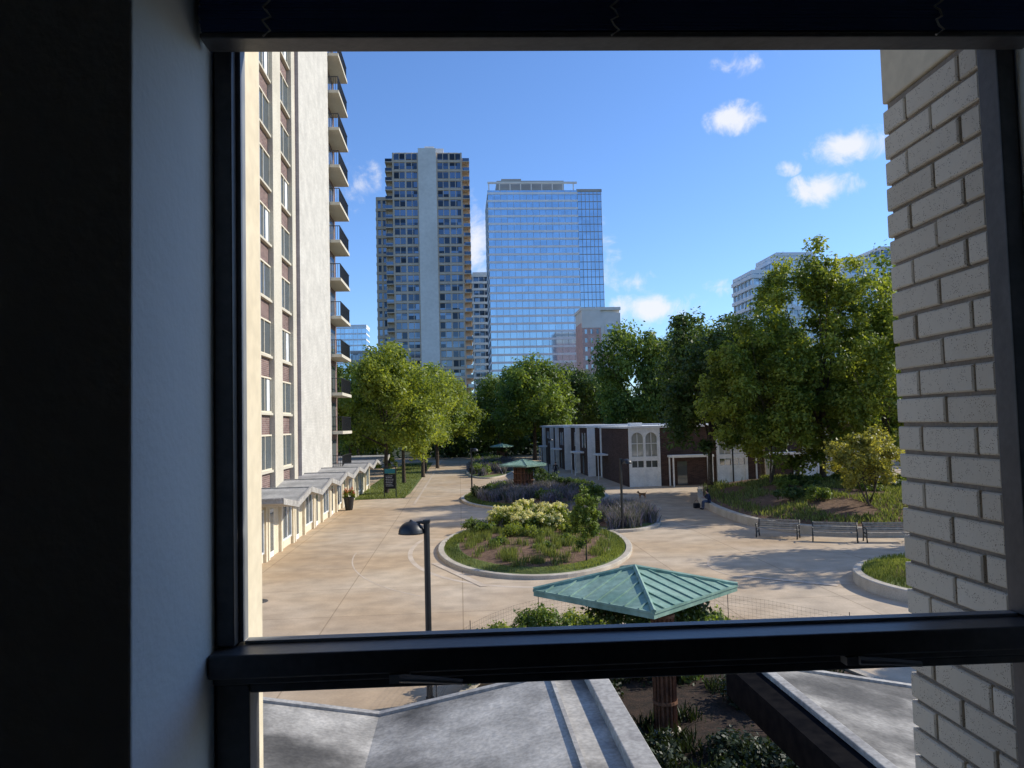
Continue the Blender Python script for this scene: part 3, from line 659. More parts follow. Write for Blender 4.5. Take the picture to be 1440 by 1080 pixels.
course=.0665; z=-1.35; k=0; rr=random.Random(2)
def bk(a0,a1,b0,b1,z0,z1):
    e=.0035; o_=len(vs); t_=rr.random(); j=rr.uniform(-.0018,.0018); dz=rr.uniform(-.0012,.0012); z0+=dz; z1+=dz
    for (aa,bb,zz) in [(a0+e+j,b0+0,z0+0),(a0+e+j,b1,z0),(a0+e+j,b1,z1),(a0+e+j,b0,z1),(a0+j,b0+e,z0+e),(a0+j,b1-e,z0+e),(a0+j,b1-e,z1-e),(a0+j,b0+e,z1-e),(a1,b0,z0),(a1,b1,z0),(a1,b1,z1),(a1,b0,z1)]:
        vs.append((aa,bb,zz)); tv.append(t_)
    for f in [(4,7,6,5),(0,4,5,1),(1,5,6,2),(2,6,7,3),(3,7,4,0),(0,1,9,8),(1,2,10,9),(2,3,11,10),(3,0,8,11)]: fs.append(tuple(o_+i for i in f))
while z<.74:
    z1=z+course-.0095; e_=1.872; L=.095 if k%2 else .195
    ac=1.24 if k%2 else 1.135
    while e_>1.51:
        b0=max(1.502,e_-L); bk(1.04,ac,b0,e_,z,z1); ac=1.1; e_=b0-.0095; L=.195+rr.uniform(-.003,.003)
    z+=course; k+=1
bmx=MB().add(vs,fs).mesh("bricks",[M['brickC']]); at_=bmx.attributes.new("tint",'FLOAT','POINT'); at_.data.foreach_set("value",tv)
part(Bd,"bricks",bmx,None)
W=obj("window",None,Bd)
mb=MB(); y0,y1=1.44,1.499
mb.box(wl+.002,-.4535,y0,y1,-.392,.845); mb.box(1.037,wr_-.002,y0,y1,-.392,.845); mb.box(-.4535,1.037,y0,y1,.750,.845)
mb.box(wl+.002,wr_-.002,1.40,y1,-.438,-.396); mb.box(wl+.002,wr_-.002,1.425,y1-.003,-.456,-.439)
part(W,"frame",mb,[M['frame']],bevel=.003)
mb=MB(); mb.box(-.4530,-.4450,1.465,1.495,-.390,.748); mb.box(-.444,1.036,1.47,1.495,-.3955,-.390)
part(W,"glazing_bead",mb,[M['bead']])
mb=MB(); mb.box(wl+.004,-.425,1.435,1.495,-1.05,-.457); mb.box(1.036,wr_-.004,1.435,1.495,-1.05,-.457); mb.box(-.425,1.036,1.435,1.495,-.474,-.457); mb.box(wl+.004,wr_-.004,1.43,1.499,-1.078,-1.051)
part(W,"sash",mb,[M['frame']],bevel=.003)
for hx in (-.17,.66):
    mb=MB(); mb.box(hx,hx+.035,1.398,1.424,-.455,-.440); mb.tube([(hx+.02,1.392,-.444),(hx+.08,1.382,-.446),(hx+.13,1.384,-.452)],[.008,.006,.005],8)
    part(W,"handle",mb,[M['bead']])
Bl=thing("window_blind","raised venetian blind with cords, slats tinted skylight blue","blind",(0,0,6.017),RY)
mb=MB(); mb.box(-.482,1.06,1.34,1.40,.752,.810); part(Bl,"head_rail",mb,[M['frame']],bevel=.003)
mb=MB()
for i in range(20):
    z=.690+i*.0029; dx=random.uniform(-.003,.003); mb.box(-.478+dx,1.056+dx,1.343+random.uniform(-.001,.001),1.395,z,z+.0017)
part(Bl,"slats",mb,[M['blind']])
part(Bl,"bottom_rail",MB().box(-.479,1.057,1.343,1.397,.677,.687),[M['frame']],bevel=.003)
for x in (-.36,.26,.86):
    mb=MB(); pts=[]
    for i in range(9): pts.append((x+.008*math.sin(i*2.1),1.338+.003*math.cos(i*3),.75-.009*i))
    mb.tube(pts,.0022,6); part(Bl,"cord",mb,[M['cord']])
part(Bl,"cord",MB().tube([(1.045,1.335,.76),(1.05,1.33,.4),(1.058,1.33,0),(1.062,1.33,-.5)],.0016,6),[M['cord']])

# ---------------------------------------------------------------- folded roofs below
def folded(name,label,prof,u0,u1,th=.2):
    t=thing(name,label,"roof",G(0,0),GA,group="folded roofs below the window")
    vs=[];fs=[]
    for (v,z) in prof: vs+=[(v,u0,z),(v,u1,z),(v,u0,z-th),(v,u1,z-th)]
    for i in range(len(prof)-1):
        a=4*i;b_=a+4; fs+=[(a,b_,b_+1,a+1),(a+2,a+3,b_+3,b_+2),(a+1,b_+1,b_+3,a+3)]
    part(t,"roof_deck",MB().add(vs,fs),[M['roofc']])
    mb=MB()
    for i in range(len(prof)-1):
        (va,za),(vb,zb)=prof[i],prof[i+1]
        mb.add([(va,u1-.06,za+.03),(vb,u1-.06,zb+.03),(vb,u1+.03,zb+.03),(va,u1+.03,za+.03),(va,u1-.06,za-.0),(vb,u1-.06,zb-.0),(vb,u1+.03,zb-.25),(va,u1+.03,za-.25)],[(0,1,2,3),(4,5,1,0),(3,2,6,7)])
    part(t,"roof_edge",mb,[M['cap']])
    return t
r1=folded("folded_roof","weathered gray folded concrete roof with stains",[(-7.2,3.2),(-5.1,2.85),(-3.0,3.2),(-.94,2.85),(.95,3.2),(1.30,3.2)],1.9,8.7)
part(r1,"side_cap",MB().box(1.301,1.52,1.9,8.75,2.9,3.30),[M['cap']],bevel=.01)
part(r1,"seam",MB().box(.93,.97,1.9,8.6,3.19,3.225),[M['cap']])
r2=folded("folded_roof","gray folded roof with dark side beam",[(3.36,3.2),(5.2,2.85),(7.3,3.2),(9.4,2.85)],1.9,8.7)
part(r2,"side_beam",MB().box(2.98,3.26,1.9,8.75,2.86,3.20),[M['matte']])
part(r2,"side_cap",MB().box(3.261,3.37,1.9,8.76,3.0,3.25),[M['cap']],bevel=.01)
part(r1,"wall",MB().box(-7,.6,2.2,6.6,0,2.64),[M['cream']])
part(r2,"wall",MB().box(5.6,9.2,2.2,6.6,0,2.64),[M['brickT']])

# ---------------------------------------------------------------- kiosks
def kiosk(x,y,label,rb,rot=0,hd=2.08,seams=9,ivyn=26,ivx=(0,0),colo=(0,0),h=1):
    t=thing("kiosk",label,"kiosk",(x,y,0),rot,group="green-roofed garden kiosks")
    ze,za=2.66,3.06; P_=Vector((0,0,za))
    cs=[Vector((hd,0,ze)),Vector((0,hd,ze)),Vector((-hd,0,ze)),Vector((0,-hd,ze))]
    mb=MB()
    for i in range(4):
        A_,B_=cs[i],cs[(i+1)%4]; mb.add([A_,B_,P_],[(0,1,2)])
        dn=Vector((0,0,-.12)); mb.add([A_,B_,B_+dn,A_+dn],[(0,3,2,1)])
    mb.add([c+Vector((0,0,-.12)) for c in cs],[(3,2,1,0)],1)
    part(t,"roof",mb,[M['copper'],M['dark_metal']])
    mb=MB()
    for i in range(4):
        A_,B_=cs[i],cs[(i+1)%4]
        for k in range(1,seams):
            q=k/seams; s_=A_.lerp(B_,q); e_=A_.lerp(P_,2*q) if q<.5 else B_.lerp(P_,2*(1-q))
            up=Vector((0,0,.012)); mb.tube([s_+up,e_+up],.020,4)
        mb.tube([A_+Vector((0,0,.015)),P_+Vector((0,0,.02))],.045,6)
        mb.tube([A_+Vector((0,0,-.01)),B_+Vector((0,0,-.01))],.028,4)
    part(t,"roof_seams",mb,[M['copper']])
    cx,cy=colo
    mb=MB().lathe([(rb*.9,0),(rb*.9,2.6)],20,(cx,cy,0))
    for k in range(16):
        a=2*math.pi*k/16; c,s=math.cos(a),math.sin(a); mb.tube([(cx+rb*c,cy+rb*s,0),(cx+rb*c,cy+rb*s,2.54)],rb*.11,4)
    for z in (.3,.85,1.4,1.95,2.4): mb.lathe([(rb*1.08,z),(rb*1.14,z),(rb*1.14,z+.06),(rb*1.08,z+.06)],20,(cx,cy,0))
    part(t,"trellis_column",mb,[M['rust']])
    part(t,"column_base",MB().lathe([(rb*1.5,0),(rb*1.5,.3),(rb*1.35,.38),(rb*1.15,.40)],20,(cx,cy,0)),[M['curb']])
    rr=random.Random(int(x*10)); C=[];Rr=[]
    for i in range(ivyn):
        a=rr.random()*6.28; q=rr.uniform(.5,1.0); z=rr.uniform(2.0,2.5) ; C.append((ivx[0]+q*math.cos(a)*1.1,ivx[1]+q*math.sin(a)*1.1,z)); Rr.append(.32)
    for i in range(ivyn//3):
        a=rr.random()*6.28; C.append((cx+ivx[0]*1.6+math.cos(a)*rb*1.1,cy+ivx[1]*1.6+math.sin(a)*rb*1.1,rr.uniform(1.2,2.1))); Rr.append(.2)
    part(t,"ivy",leaf_mesh("ivy",C,Rr,150,.10,int(y),M['leafC']),None)
    return t
kiosk(2.38,15.65,"garden kiosk with green copper pyramid roof and ivy",.2,rad(0),2.05,ivyn=34,colo=(.28,-1.3),ivx=(.25,.3))
kiosk(.75,63.5,"garden kiosk with green copper roof and brown column",.75,rad(8),1.95,ivyn=18,ivx=(.7,0))
kiosk(-1.8,118,"small garden kiosk with green copper roof",.75,rad(8),1.8)

# ---------------------------------------------------------------- street lamps
def lamp(x,y,h,arm,label,s=1):
    t=thing("street_lamp",label,"street lamp",(x,y,0),group="dome street lamps")
    mb=MB(); mb.lathe([(0,0),(.13,0),(.13,.04),(.085,.10),(.085,.14)],12); mb.tube([(0,0,.1),(0,0,h)],.068*s,10); mb.box(-.075*s,.075*s,-.075*s,.075*s,h-.04,h+.02)
    part(t,"pole",mb,[M['dark_metal']])
    part(t,"arm",MB().tube([(0,0,h-.06),(arm*.12,0,h-.03),(arm*.22,0,h-.04)],.035,8),[M['dark_metal']])
    c=(arm*.34,0,h-.24); pr=[(.02,.27)]+[(.28*math.cos(a),.24*math.sin(a)) for a in [rad(k) for k in (80,65,50,35,20,8,0)]]+[(.29,-.03),(.26,-.03),(.24,.05)]
    part(t,"lamp_shade",MB().lathe(pr,24,c),[M['dark_metal']],smooth=True)
    part(t,"lamp_lens",MB().lathe([(0,.0),(.2,.0),(.235,.04)],20,c),[M['white']])
    return t
lamp(-1.95,17.0,3.93,-1,"dark dome street lamp on a slim pole")
lamp(5.85,42.3,3.95,1,"dark dome street lamp among purple sage")
lamp(-3.7,67,4.0,1,"dark dome street lamp beside the walk")
lamp(17.6,62,4.0,-1,"dark dome street lamp before the townhouses")
lamp(4.1,92,4.2,1,"small dark dome street lamp by the townhouses")

# ---------------------------------------------------------------- wire fence
t=thing("wire_fence","low thin wire mesh fence with slim posts","fence",(0,0,0))
fp=smooth_pts([(-1.6,13.2),(-1.75,16.5),(-1.2,19.6),(.6,22.2),(3.2,23.0),(6.0,22.2),(8.3,19.5)],3)
for p in fp[::3]: part(t,"post",MB().tube([(p[0],p[1],0),(p[0],p[1],1.1)],.010,6),[M['dark_metal']])
mb=MB()
for z in [.1+.1*i for i in range(10)]: mb.tube([(p[0],p[1],z) for p in fp],.0022,3,cap=False)
for i in range(len(fp)-1):
    a=Vector(fp[i]);b_=Vector(fp[i+1]); n=int((b_-a).length/.12)
    for k in range(n):
        q=a.lerp(b_,k/n); mb.tube([(q.x,q.y,.08),(q.x,q.y,1.02)],.0018,3,cap=False)
part(t,"wire_mesh",mb,[M['dark_metal']])

# ---------------------------------------------------------------- benches
def bench(x,y,rot,label):
    t=thing("park_bench",label,"bench",(x,y,0),rot,group="park benches along the seat wall")
    L=2.0
    mb=MB()
    for i in range(5): mb.box(-L/2+.04,L/2-.04,-.24+i*.1,-.16+i*.1,.42,.455)
    part(t,"seat",mb,[M['slat']],bevel=.006)
    mb=MB()
    for i in range(4): mb.box(-L/2+.04,L/2-.04,.27+i*.025,.30+i*.025,.50+i*.1,.58+i*.1)
    part(t,"backrest",mb,[M['slat']],bevel=.006)
    for sx in (-1,1):
        xx=sx*(L/2-.01); mb=MB()
        mb.tube([(xx,-.30,0),(xx,-.25,.2),(xx,-.26,.42),(xx,-.27,.64)],[.036,.03,.03,.028],8)
        mb.tube([(xx,.33,0),(xx,.26,.22),(xx,.26,.45),(xx,.36,.90)],[.036,.03,.03,.026],8)
        mb.tube([(xx,-.33,.60),(xx,-.27,.66),(xx,-.05,.665),(xx,.28,.66)],[.024,.032,.03,.024],8)
        mb.tube([(xx,-.26,.41),(xx,.27,.41)],.026,8); mb.tube([(xx,-.24,.16),(xx,0,.3),(xx,.26,.16)],.016,6)
        part(t,"armrest",mb,[M['dark_metal']],smooth=True)
bench(13.15,38.9,rad(-32),"black metal and wood slat bench by the wall")
bench(15.35,37.3,rad(-22),"black metal and wood slat bench by the wall")
bench(17.6,36.75,rad(-8),"black metal and wood slat bench beside the pier")

def sign(v,u,label):
    t=thing("directory_sign",label,"sign",G(v,u),GA)
    mb=MB()
    for x in (-.5,.5): mb.box(x-.04,x+.04,-.04,.04,0,2.65)
    mb.box(-.46,.46,-.035,.035,2.55,2.65); part(t,"posts",mb,[M['dark_metal']])
    part(t,"panel",MB().box(-.45,.45,-.03,.03,.75,2.0),[M['black']])
    part(t,"header",MB().box(-.45,.45,-.032,.032,2.06,2.45),[M['teal']])
    mb=MB(); r_=random.Random(4)
    for i in range(7):
        z=1.82-i*.14; x=-.36
        while x<.2: w_=r_.uniform(.05,.14); mb.box(x,x+w_,-.034,-.031,z,z+.035); x+=w_+.03
    part(t,"lettering",mb,[M['signtxt']])
sign(-6.0,66.6,"black framed directory sign with teal header on lawn")

# ---------------------------------------------------------------- townhouses
def townhouse(loc,label,W_=8.2,Dp=14.0,H_=5.35):
    t=thing("townhouse",label,"house",loc,GA,group="row of low brick and white townhouses")
    part(t,"wall",MB().box(0,W_,0,Dp,0,H_),[M['brickT']])
    mb=MB(); mb.box(-.15,W_-.01,-.30,Dp+.1,H_,H_+.2); mb.box(1.2,2.4,4,5,H_+.2,H_+.5)
    part(t,"roof",mb,[M['white']])
    mb=MB()
    mb.box(.1,.35,-.22,-.004,0,H_); mb.box(1.45,1.65,-.22,-.004,0,H_); mb.box(2.75,3.0,-.22,-.004,0,H_)
    mb.box(.35,1.45,-.16,-.004,0,1.75); mb.box(1.65,2.75,-.16,-.004,0,1.75)
    mb.box(.35,1.45,-.18,-.004,2.35,2.75); mb.box(1.65,2.75,-.18,-.004,2.35,2.75)
    for c in (.9,2.2):
        r_=.55; zc=4.4; vs=[];fs=[];n=10
        for i in range(n+1):
            a=math.pi*i/n; x=c+r_*math.cos(a); z=zc+r_*math.sin(a); 
            vs+=[(x,-.2,z),(x,-.2,H_),(x,-.01,z)]
        for i in range(n): fs+=[(3*i,3*i+1,3*i+4,3*i+3),(3*i,3*i+3,3*i+5,3*i+2)]
        mb.add(vs,fs)
    part(t,"white_bay",mb,[M['white']])
    for c in (.9,2.2):
        wo=obj("window",None,t)
        part(wo,"pane",MB().box(c-.54,c+.54,-.05,-.006,2.76,H_-.02),[M['pane_light']])
        mb=MB(); mb.box(c-.03,c+.03,-.1,-.051,2.76,4.9); mb.box(c-.54,c+.54,-.1,-.052,3.9,3.97); part(wo,"frame",mb,[M['white']])
        wo=obj("window",None,t)
        part(wo,"pane",MB().box(c-.5,c+.5,-.05,-.006,1.76,2.34),[M['pane']])
        mb=MB(); mb.box(c-.03,c+.03,-.1,-.051,1.76,2.34); part(wo,"frame",mb,[M['white']])
    mb=MB(); mb.box(3.7,7.6,-1.5,-.003,2.62,2.82); 
    for x in (3.8,7.4): mb.box(x,x+.12,-1.45,-1.33,0,2.62)
    mb.box(3.8,3.92,-.12,-.003,0,2.62); mb.box(7.4,7.52,-.12,-.003,0,2.62)
    part(t,"porch",mb,[M['white']])
    part(t,"door",MB().box(4.6,5.5,-.05,-.003,0.05,2.2),[M['pane']])
    mb=MB(); mb.box(-.08,-.003,Dp-1.2,Dp-.6,0,H_-.02); mb.box(-1.1,-.003,Dp-4.6,Dp-1.6,2.5,2.65); mb.box(-1.08,-1.0,Dp-4.5,Dp-4.42,0,2.5)
    part(t,"side_trim",mb,[M['white']])
    return t
h0=townhouse(G(15.4,70),"low dark brick townhouse with white arched bay")
copy_thing(h0,G(23.6,70)); copy_thing(h0,G(31.8,70))
def sidehouse(v,u,Dp,label):
    t=thing("townhouse",label,"house",G(v,u),GA,group="row of low brick and white townhouses"); H_=5.4
    part(t,"wall",MB().box(0,10,0,Dp,0,H_),[M['brickT']])
    part(t,"roof",MB().box(-.25,10,-.25,Dp+.1,H_,H_+.28),[M['white']])
    part(t,"end_panel",MB().box(-.12,.75,-.12,-.003,0,H_-.01),[M['white']])
    part(t,"wall_fin",MB().box(-.5,-.003,Dp*.5,Dp*.5+.3,0,H_-.01),[M['white']])
    part(t,"porch",MB().box(-1.3,-.13,2.2,5.2,2.5,2.68).box(-1.25,-1.15,2.3,2.4,0,2.5).box(-1.25,-1.15,5,5.1,0,2.5),[M['white']])
    part(t,"door",MB().box(-.05,-.003,3,4,0.02,2.2),[M['pane']])
    for y in (2.0,7.8):
        wo=obj("window",None,t); part(wo,"pane",MB().box(-.04,-.003,y,y+1.8,3.2,4.7),[M['pane']]); part(wo,"frame",MB().box(-.08,-.003,y-.08,y,3.1,4.8).box(-.08,-.003,y+1.8,y+1.88,3.1,4.8),[M['white']])
    return t
sidehouse(14.3,85,12,"brick townhouse with white end panel and porch")
sidehouse(13.5,98,12,"brick townhouse with white end panel and porch")
sidehouse(13.2,111,13,"brick townhouse with white end panel and porch")

# ---------------------------------------------------------------- high-rises
def strip_mesh(x0,x1,y,fh,nm,gl,tr):
    mb=MB(); mb.box(x0,x1,y-.02,y+.2,.75,fh-.3,0)
    for i in range(nm+1):
        x=x0+(x1-x0)*i/nm; wd=.5 if i%2==0 else .2; mb.box(x-wd/2,x+wd/2,y-.25,y-.03,.0,fh-.01,1)
    return mb.mesh("window",[gl,tr])
fh=2.9; nf=31
T1=thing("concrete_tower","tall gray concrete apartment tower with dark windows","building",(-24.4,232,0),GA)
part(T1,"wall",MB().box(-10.6,10.6,0,20,0,nf*fh).box(-12.4,-10.6,2,18,0,nf*fh-1).box(10.6,12.2,2,18,0,nf*fh-1),[M['tower_t']])
part(T1,"concrete_shaft",MB().box(-2.75,2.75,-.9,-.003,0,nf*fh+1.2),[M['tower_c']])
part(T1,"penthouse",MB().box(-3,5,5,14,nf*fh,nf*fh+3.2).box(-10,9.5,3,4,nf*fh,nf*fh+1.2).box(-1,2,7,9,nf*fh+3.2,nf*fh+4.6),[M['tower_c']])
ml=strip_mesh(-10.4,-2.9,-.05,fh,4,M['glassT'],M['tower_t']); mr_=strip_mesh(2.9,10.4,-.05,fh,4,M['glassT'],M['tower_t'])
sl=MB().box(-10.7,10.7,-.32,-.01,-.12,.45).mesh("floor_slab",[M['tower_t']])
blr=MB().box(10.72,12.9,-.6,19,-.1,.15,0).box(10.8,12.85,-.56,-.5,.15,1.1,1).box(12.8,12.85,-.5,18.9,.15,1.1,1).mesh("balcony",[M['tower_t'],M['glassT']])
bll=MB().box(-12.9,-10.72,-.3,19,-.1,.15,0).box(-12.85,-10.8,-.26,-.2,.15,1.1,1).mesh("balcony",[M['tower_t'],M['glassT']])
for k in range(nf):
    for me in (ml,mr_): part(T1,"window",me,None,loc=(0,0,k*fh))
    part(T1,"floor_slab",sl,None,loc=(0,0,k*fh)); part(T1,"balcony",blr,None,loc=(0,0,k*fh)); part(T1,"balcony",bll,None,loc=(0,0,k*fh))
def glass_block(name,label,X,Y,Wd,Dp,H_,fh_,gl,bnd,nm=10,bh=.5,rot=GA,extra=None,proud=.15,mull=True,crown=True,mullm=None,mw=.09):
    t=thing(name,label,"building",(X,Y,0),rot)
    part(t,"curtain_wall",MB().box(-Wd/2,Wd/2,0,Dp,0,H_),[gl])
    n=int(H_/fh_); me=MB().box(-Wd/2-proud,Wd/2+proud,-proud,Dp+proud,0,bh).mesh("floor_band",[bnd])
    for k in range(n): part(t,"floor_band",me,None,loc=(0,0,k*fh_+fh_-bh))
    if mull:
        mb=MB()
        for i in range(nm+1):
            x=-Wd/2+Wd*i/nm; mb.box(x-mw,x+mw,-proud*.6,-.005,0,H_-.01)
        for i in range(6):
            y=Dp*i/5; mb.box(-Wd/2-proud*.6,-Wd/2-.005,y-.09,y+.09,0,H_-.01)
        part(t,"mullions",mb,[mullm or bnd])
    if crown: part(t,"parapet",MB().box(-Wd/2-.3,Wd/2+.3,-.3,Dp+.3,H_,H_+1.1),[bnd])
    if extra: extra(t)
    return t
glass_block("concrete_tower","gray apartment wing with dark windows beside the tower",-37.8,241,7.5,18,78,2.9,M['glassT'],M['tower_t'],5,.9,proud=.4,mw=.3)
def ex1(t):
    mb=MB(); mb.box(-14,13,3,20,98.5,103.2); mb.box(-12,-4,5,10,103.2,104.6); part(t,"penthouse",mb,[M['tower_g']])
    mb=MB(); 
    for i in range(9): mb.box(-17.5+i*4.2,-17.1+i*4.2,-.3,-.02,98.4,101)
    mb.box(-17.8,17.8,-.5,.2,101,101.7); part(t,"crown_frame",mb,[M['limestone']])
glass_block("glass_tower","blue glass high-rise with white floor bands",10.0,300,35.6,26,98.4,3.05,M['glassB'],M['bandw'],14,.85,extra=ex1,crown=False,mullm=M['tower_g'],mw=.06)
glass_block("glass_tower","blue glass wing of the high-rise",32.8,304,9.6,22,98.4,3.05,M['glassB'],M['tower_g'],6,.25)
glass_block("slender_tower","slender gray tower with dark balconies",-11.2,335,9.5,14,72,3.0,M['glassT'],M['tower_c'],4,1.0,proud=.7)
glass_block("glass_tower","pale blue glass office tower",-91,430,19,16,63,3.3,M['glassB'],M['bandw'],8,.8)
glass_block("gray_tower","gray office block between towers",-64,330,10,12,38,3.2,M['glassT'],M['tower_g'],5,1.3)
glass_block("stepped_tower","pale glass apartment building with stepped roof",80,232,12,16,50,3.1,M['glassP'],M['bandw'],6,1.1,proud=.7)
glass_block("stepped_tower","pale glass apartment building with stepped roof",89,236,12,16,56,3.1,M['glassP'],M['bandw'],6,1.2,proud=.5)
glass_block("stepped_tower","white and glass apartment block behind trees",112,236,17,16,54,3.1,M['glassP'],M['bandw'],8,1.2,proud=.6)
glass_block("stepped_tower","white and glass apartment block behind trees",121,240,8,16,58,3.1,M['glassT'],M['tower_c'],3,1.0,proud=.4)
def pinkb():
    t=thing("pink_brick_building","pink brick building with pale round ornament","building",(30.8,260,0),GA)
    part(t,"wall",MB().box(-6.6,6.4,0,14,0,40).box(-6.6,-.2,-.6,-.002,0,38),[M['pink']])
    part(t,"gable",MB().box(-.19,6.6,-.5,-.003,29,43).box(-6.7,-.2,-.7,-.001,38.01,44).box(-6.9,6.7,-.8,14.3,44.01,45).box(-6.6,6.4,0.1,14,40.01,44),[M['limestone']])
    mb=MB(); n=28; vs=[];fs=[]
    for i in range(n):
        a=2*math.pi*i/n
        for (r_,y) in ((1.5,-.9),(2.4,-.9),(2.4,-.5),(1.5,-.5)): vs.append((3.3+r_*math.cos(a),y,37.2+r_*math.sin(a)))
    for i in range(n):
        j=(i+1)%n
        for k in range(4): fs.append((i*4+k,j*4+k,j*4+(k+1)%4,i*4+(k+1)%4))
    mb.add(vs,fs); part(t,"round_ornament",mb,[M['white']])
    part(t,"round_window",MB().add([(3.3+1.5*math.cos(2*math.pi*i/24),-.52,37.2+1.5*math.sin(2*math.pi*i/24)) for i in range(24)],[tuple(range(24))]),[M['pane']])
    me=MB().box(-.4,.4,-.06,-.003,0,1.5).mesh("window",[M['pane']])
    for k in range(9):
        for x in (-5.4,-3.4,-1.4): part(t,"window",me,None,loc=(x,-.6,12+k*3.0))
        if k<5:
            for x in (1.4,3.3,5.2): part(t,"window",me,None,loc=(x,0,12+k*3.0))
pinkb()

# ---------------------------------------------------------------- people & dog
def skinned(name,J,E,parent,mats,classify,sub=1):
    keys=list(J); me=bpy.data.meshes.new(name+"_skel"); me.from_pydata([J[k][0] for k in keys],[(keys.index(a),keys.index(b_)) for a,b_ in E],[])
    o=bpy.data.objects.new(name+"_skel",me); COL.objects.link(o)
    sk=o.modifiers.new("s",'SKIN'); sk.use_smooth_shade=True
    for i,k in enumerate(keys):
        r_=J[k][1]; r_=r_ if isinstance(r_,tuple) else (r_,r_)
        me.skin_vertices[0].data[i].radius=r_; me.skin_vertices[0].data[i].use_root=(i==0)
    ss=o.modifiers.new("u",'SUBSURF'); ss.levels=sub; ss.render_levels=sub
    dg=bpy.context.evaluated_depsgraph_get(); dg.update()
    nm=bpy.data.meshes.new_from_object(o.evaluated_get(dg)); bpy.data.objects.remove(o)
    nm.name=name; nm.materials.clear()
    for mm in mats: nm.materials.append(mm)
    for p in nm.polygons: p.material_index=classify(p.center); p.use_smooth=True
    return part(parent,name,nm,None)
def human(J):
    E=[("pel","bel"),("bel","che"),("che","nek"),("nek","hd1"),("hd1","hd2"),("hd1","nos")]
    for s in "LR":
        E+=[("che","sh"+s),("sh"+s,"el"+s),("el"+s,"wr"+s),("wr"+s,"pa"+s),("pel","hi"+s),("hi"+s,"kn"+s),("kn"+s,"an"+s),("an"+s,"to"+s)]
        w_=Vector(J["wr"+s][0]); p_=Vector(J["pa"+s][0]); d=(p_-w_).normalized(); sd_=d.cross(Vector((0,0,1))); sd_=sd_.normalized() if sd_.length>.1 else Vector((0,1,0))
        for i,(off,l) in enumerate([(-.03,.06),(-.011,.075),(.011,.072),(.03,.055)]):
            a=p_+sd_*off+d*.02; b_=a+d*l*.6+Vector((0,0,-.005)); c=b_+d*l*.4+Vector((0,0,-.02))
            for j,q in enumerate((a,b_,c)): J["f%s%d%d"%(s,i,j)]=(tuple(q),.009-.001*j)
            E+=[("pa"+s,"f%s%d0"%(s,i)),("f%s%d0"%(s,i),"f%s%d1"%(s,i)),("f%s%d1"%(s,i),"f%s%d2"%(s,i))]
        a=w_.lerp(p_,.5)-sd_*.035; b_=a+d*.04-sd_*.015
        J["th%s0"%s]=(tuple(a),.011); J["th%s1"%s]=(tuple(b_),.009); E+=[("wr"+s,"th%s0"%s),("th%s0"%s,"th%s1"%s)]
    return J,E
t=thing("person","seated person in navy top and jeans, hands held forward","person",(12.98,51.6,0),rad(8))
J={"pel":((0,0,.56),(.15,.12)),"bel":((-.02,0,.72),.13),"che":((-.07,0,.92),(.15,.13)),"nek":((-.12,0,1.08),.055),"hd1":((-.16,0,1.18),.085),"hd2":((-.15,0,1.28),.085),"nos":((-.26,0,1.19),.015)}
for s,k in (("L",1),("R",-1)):
    J.update({"sh"+s:((-.09,k*.19,1.0),.065),"el"+s:((-.20,k*.25,.76),.045),"wr"+s:((-.40,k*.12,.80),.03),"pa"+s:((-.46,k*.10,.81),(.035,.02)),
      "hi"+s:((-.02,k*.10,.55),.10),"kn"+s:((-.45,k*.13,.54),.07),"an"+s:((-.47,k*.13,.10),.045),"to"+s:((-.65,k*.15,.05),.04)})
J,E=human(J)
skinned("body",J,E,t,[M['navy'],M['skin'],M['jeans'],M['black']],lambda c: 1 if (c.z>1.07 or (c.x<-.36 and c.z>.66)) else (3 if c.z<.11 else (2 if c.z<.66 else 0)))
mb=MB(); mb.lathe([(0,.115),(.05,.105),(.09,.06),(.1,0),(.085,-.07),(.06,-.1)],14,(-.125,0,1.26)); part(t,"hair",mb,[M['hair']],smooth=True)
t=thing("shoulder_bag","black bag resting on the paving by the wall","bag",(12.35,52.6,0),rad(20))
part(t,"body",MB().box(-.22,.22,-.12,.12,0,.34),[M['black']],bevel=.05); part(t,"strap",MB().tube([(-.16,0,.32),(-.12,0,.5),(.0,0,.56),(.12,0,.5),(.16,0,.32)],.014,6),[M['black']])
t=thing("person","person in dark clothes walking on the path","person",(4.55,84.5,0),rad(0))
J={"pel":((0,0,.96),(.14,.11)),"bel":((0,0,1.12),.125),"che":((0,-.02,1.34),(.16,.12)),"nek":((0,-.02,1.5),.055),"hd1":((0,-.03,1.6),.085),"hd2":((0,-.02,1.69),.08),"nos":((0,-.13,1.6),.015)}
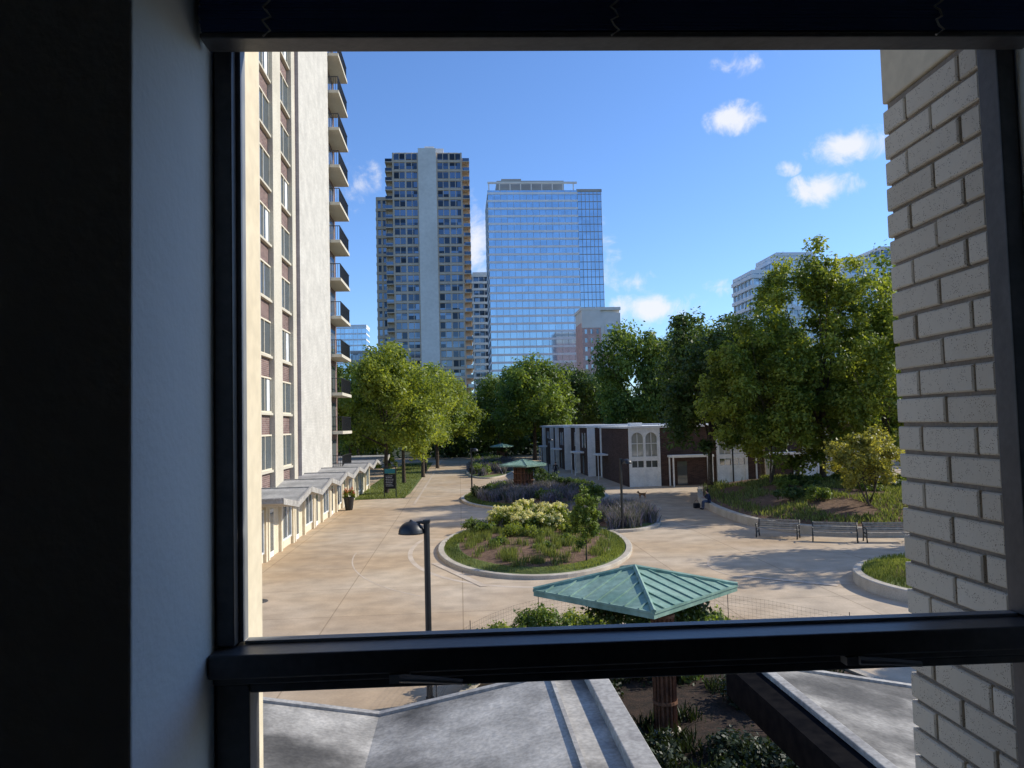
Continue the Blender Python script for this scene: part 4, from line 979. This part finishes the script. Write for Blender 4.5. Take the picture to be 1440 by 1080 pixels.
for s,k in (("L",1),("R",-1)):
    J.update({"sh"+s:((k*.2,-.01,1.42),.065),"el"+s:((k*.27,k*.06,1.14),.045),"wr"+s:((k*.26,k*.16-.08,.92),.03),"pa"+s:((k*.26,k*.18-.1,.86),(.035,.02)),
      "hi"+s:((k*.1,0,.92),.1),"kn"+s:((k*.11,-k*.16-.04,.5),.07),"an"+s:((k*.11,-k*.27+.06,.10),.045),"to"+s:((k*.12,-k*.27-.12,.045),.04)})
J,E=human(J)
skinned("body",J,E,t,[M['black'],M['skin'],M['navy'],M['black']],lambda c: 1 if (c.z>1.49 or (abs(c.x)>.2 and c.z<.94 and c.z>.7)) else (3 if c.z<.12 else (2 if c.z<.95 else 0)))
mb=MB(); mb.lathe([(0,.115),(.05,.105),(.09,.06),(.1,0),(.085,-.06)],14,(0,.005,1.67)); part(t,"hair",mb,[M['hair']],smooth=True)
t=thing("dog","small brown dog standing on the plaza paving","dog",(9.75,60,0),rad(200))
J={"ch":((.0,0,.34),(.085,.1)),"be":((-.22,0,.35),(.07,.08)),"ru":((-.38,0,.36),.085),"nk":((.12,0,.44),.06),"hd":((.2,0,.52),.06),"mz":((.32,0,.49),.028),"ta1":((-.48,0,.42),.02),"ta2":((-.56,0,.54),.012),
   "eaL":((.17,.05,.6),.015),"eaR":((.17,-.05,.6),.015)}
E=[("ch","be"),("be","ru"),("ch","nk"),("nk","hd"),("hd","mz"),("ru","ta1"),("ta1","ta2"),("hd","eaL"),("hd","eaR")]
for s,k in (("L",1),("R",-1)):
    J.update({"sf"+s:((.03,k*.07,.28),.045),"wf"+s:((.02,k*.07,.12),.022),"pf"+s:((.05,k*.07,.02),.024),"kh"+s:((-.33,k*.075,.22),.05),"ho"+s:((-.44,k*.075,.13),.02),"ph"+s:((-.40,k*.075,.02),.024)})
    E+=[("ch","sf"+s),("sf"+s,"wf"+s),("wf"+s,"pf"+s),("ru","kh"+s),("kh"+s,"ho"+s),("ho"+s,"ph"+s)]
skinned("body",J,E,t,[M['fur']],lambda c:0)
